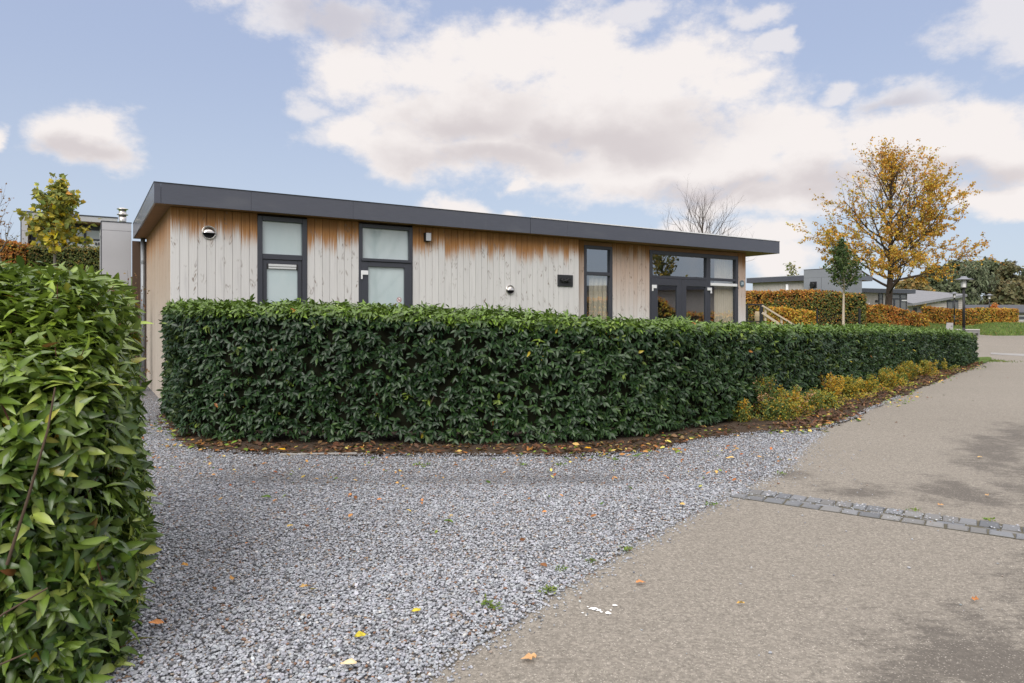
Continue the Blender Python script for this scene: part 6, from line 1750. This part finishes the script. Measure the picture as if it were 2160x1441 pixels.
def weeds():
    rng = np.random.default_rng(66); Ps = []
    for px, py in ((1182, 1209), (1163, 1254), (1150, 1256), (1246, 1190), (1040, 1290), (1022, 1282), (1322, 1167), (1648, 1004), (1500, 1070), (1930, 1083), (2085, 1104), (1300, 975), (1180, 985), (1105, 985), (900, 985), (880, 985), (1460, 928)):
        Ps.append(np.array(gp(px, py)) + rng.normal(size=(26, 2)) * .022)
    P = np.concatenate(Ps); n = len(P); L = rng.uniform(.012, .034, n)
    D = unit(np.stack([rng.normal(0, 1, n), rng.normal(0, 1, n), rng.uniform(.2, 1.2, n)], 1))
    o = leaf_obj('weeds', np.c_[P, np.full(n, .024)], D, unit(np.stack([rng.normal(0, .4, n), rng.normal(0, .4, n), np.ones(n)], 1)), L, L * .5, rng.uniform(0, .4, n), pal_pick(rng, n, [(0.12, 0.22, 0.03), (0.20, 0.27, 0.04)], (1, 1)), MAT['leaf'], None, TS)
    kind(o, 'stuff')


weeds()


def paint_marks():
    rng = random.Random(9); x0, y0 = gp(1268, 1288); o = None; bm = bmesh.new()
    for px, py, w, h in ((1252, 1287, 20, 6), (1262, 1290, 14, 5), (1283, 1296, 12, 6), (1297, 1280, 11, 4), (1240, 1283, 5, 2), (1229, 1296, 6, 2), (1236, 1301, 5, 2), (1268, 1294, 6, 3), (1288, 1290, 4, 2)):
        cx, cy = gp(px, py); sx = w / F * cy / 2 * 1.1; sy = h / F * cy / 2 * cy / EYE * 1.1; n = 12
        vs = [bm.verts.new((cx - x0 + sx * math.cos(i * 6.283 / n) * rng.uniform(.6, 1.2), cy - y0 + sy * math.sin(i * 6.283 / n) * rng.uniform(.6, 1.2), 0.0)) for i in range(n)]; bm.faces.new(vs)
    bmesh.ops.recalc_face_normals(bm, faces=bm.faces[:])
    for f in bm.faces:
        if f.normal.z < 0: f.normal_flip()
    o = bm_obj('paint_splatter', bm, MAT['paint']); o.location = (x0, y0, .0085); tag(o, 'white paint splatter on the asphalt near the gravel edge', 'paint mark')


paint_marks()


def edging():
    """concrete boards edging the bed at the hedge's left end"""
    for (a, b, lb) in (((335, 858), (372, 893), 'short concrete edging board at the left end of the long hedge'), ((588, 965), (752, 963), 'thin concrete edging strip half buried below the long hedge')):
        A = Vector((*gp(*a), 0)); B = Vector((*gp(*b), 0)); d = B - A; L = d.length
        o = boxes('edging_board', [(0, L, 0, .05, -.05, .07 if a[0] < 400 else .038)], MAT['concrete'], None, bev=.006); o.location = A; o.rotation_euler = (0, 0, math.atan2(d.y, d.x)); tag(o, lb, 'edging')


edging()


def grass_blades():
    rng = np.random.default_rng(88); Ps = []
    n = 26000; P = np.stack([rng.uniform(24, 56, n), rng.uniform(44, 66, n)], 1); r = P[:, 0] / P[:, 1]
    P = P[(r > .60) & (r < .80) & ~point_in_poly(P, road_poly)]; Ps.append(P)
    n = 12000; P = np.stack([rng.uniform(11, 30, n), rng.uniform(31, 52, n)], 1); r = P[:, 0] / P[:, 1]; P = P[(r > .34) & (r < .68)]; Ps.append(P)
    n = 1400; c = np.array(gp(2083, 763)); P = c + rng.normal(size=(n, 2)) * np.array([.32, .5]); Ps.append(P)
    P = np.concatenate(Ps); n = len(P); L = np.where(np.arange(n) < n - 1400, rng.uniform(.10, .24, n), rng.uniform(.05, .11, n))
    D = unit(np.stack([rng.normal(0, .5, n), rng.normal(0, .5, n), np.ones(n)], 1)); N0 = unit(np.stack([rng.normal(0, .3, n), -np.ones(n), np.full(n, .6)], 1))
    col = pal_pick(rng, n, [(0.085, 0.155, 0.022), (0.13, 0.20, 0.03), (0.055, 0.105, 0.02), (0.20, 0.22, 0.06), (0.26, 0.15, 0.05)], (3, 3, 2, 1.2, .35))
    o = leaf_obj('grass', np.c_[P, T(P[:, 0], P[:, 1]) - .05], D, N0, L, L * rng.uniform(.25, .5, n), rng.uniform(0, .3, n), col, MAT['leaf'])
    kind(o, 'stuff')


grass_blades()
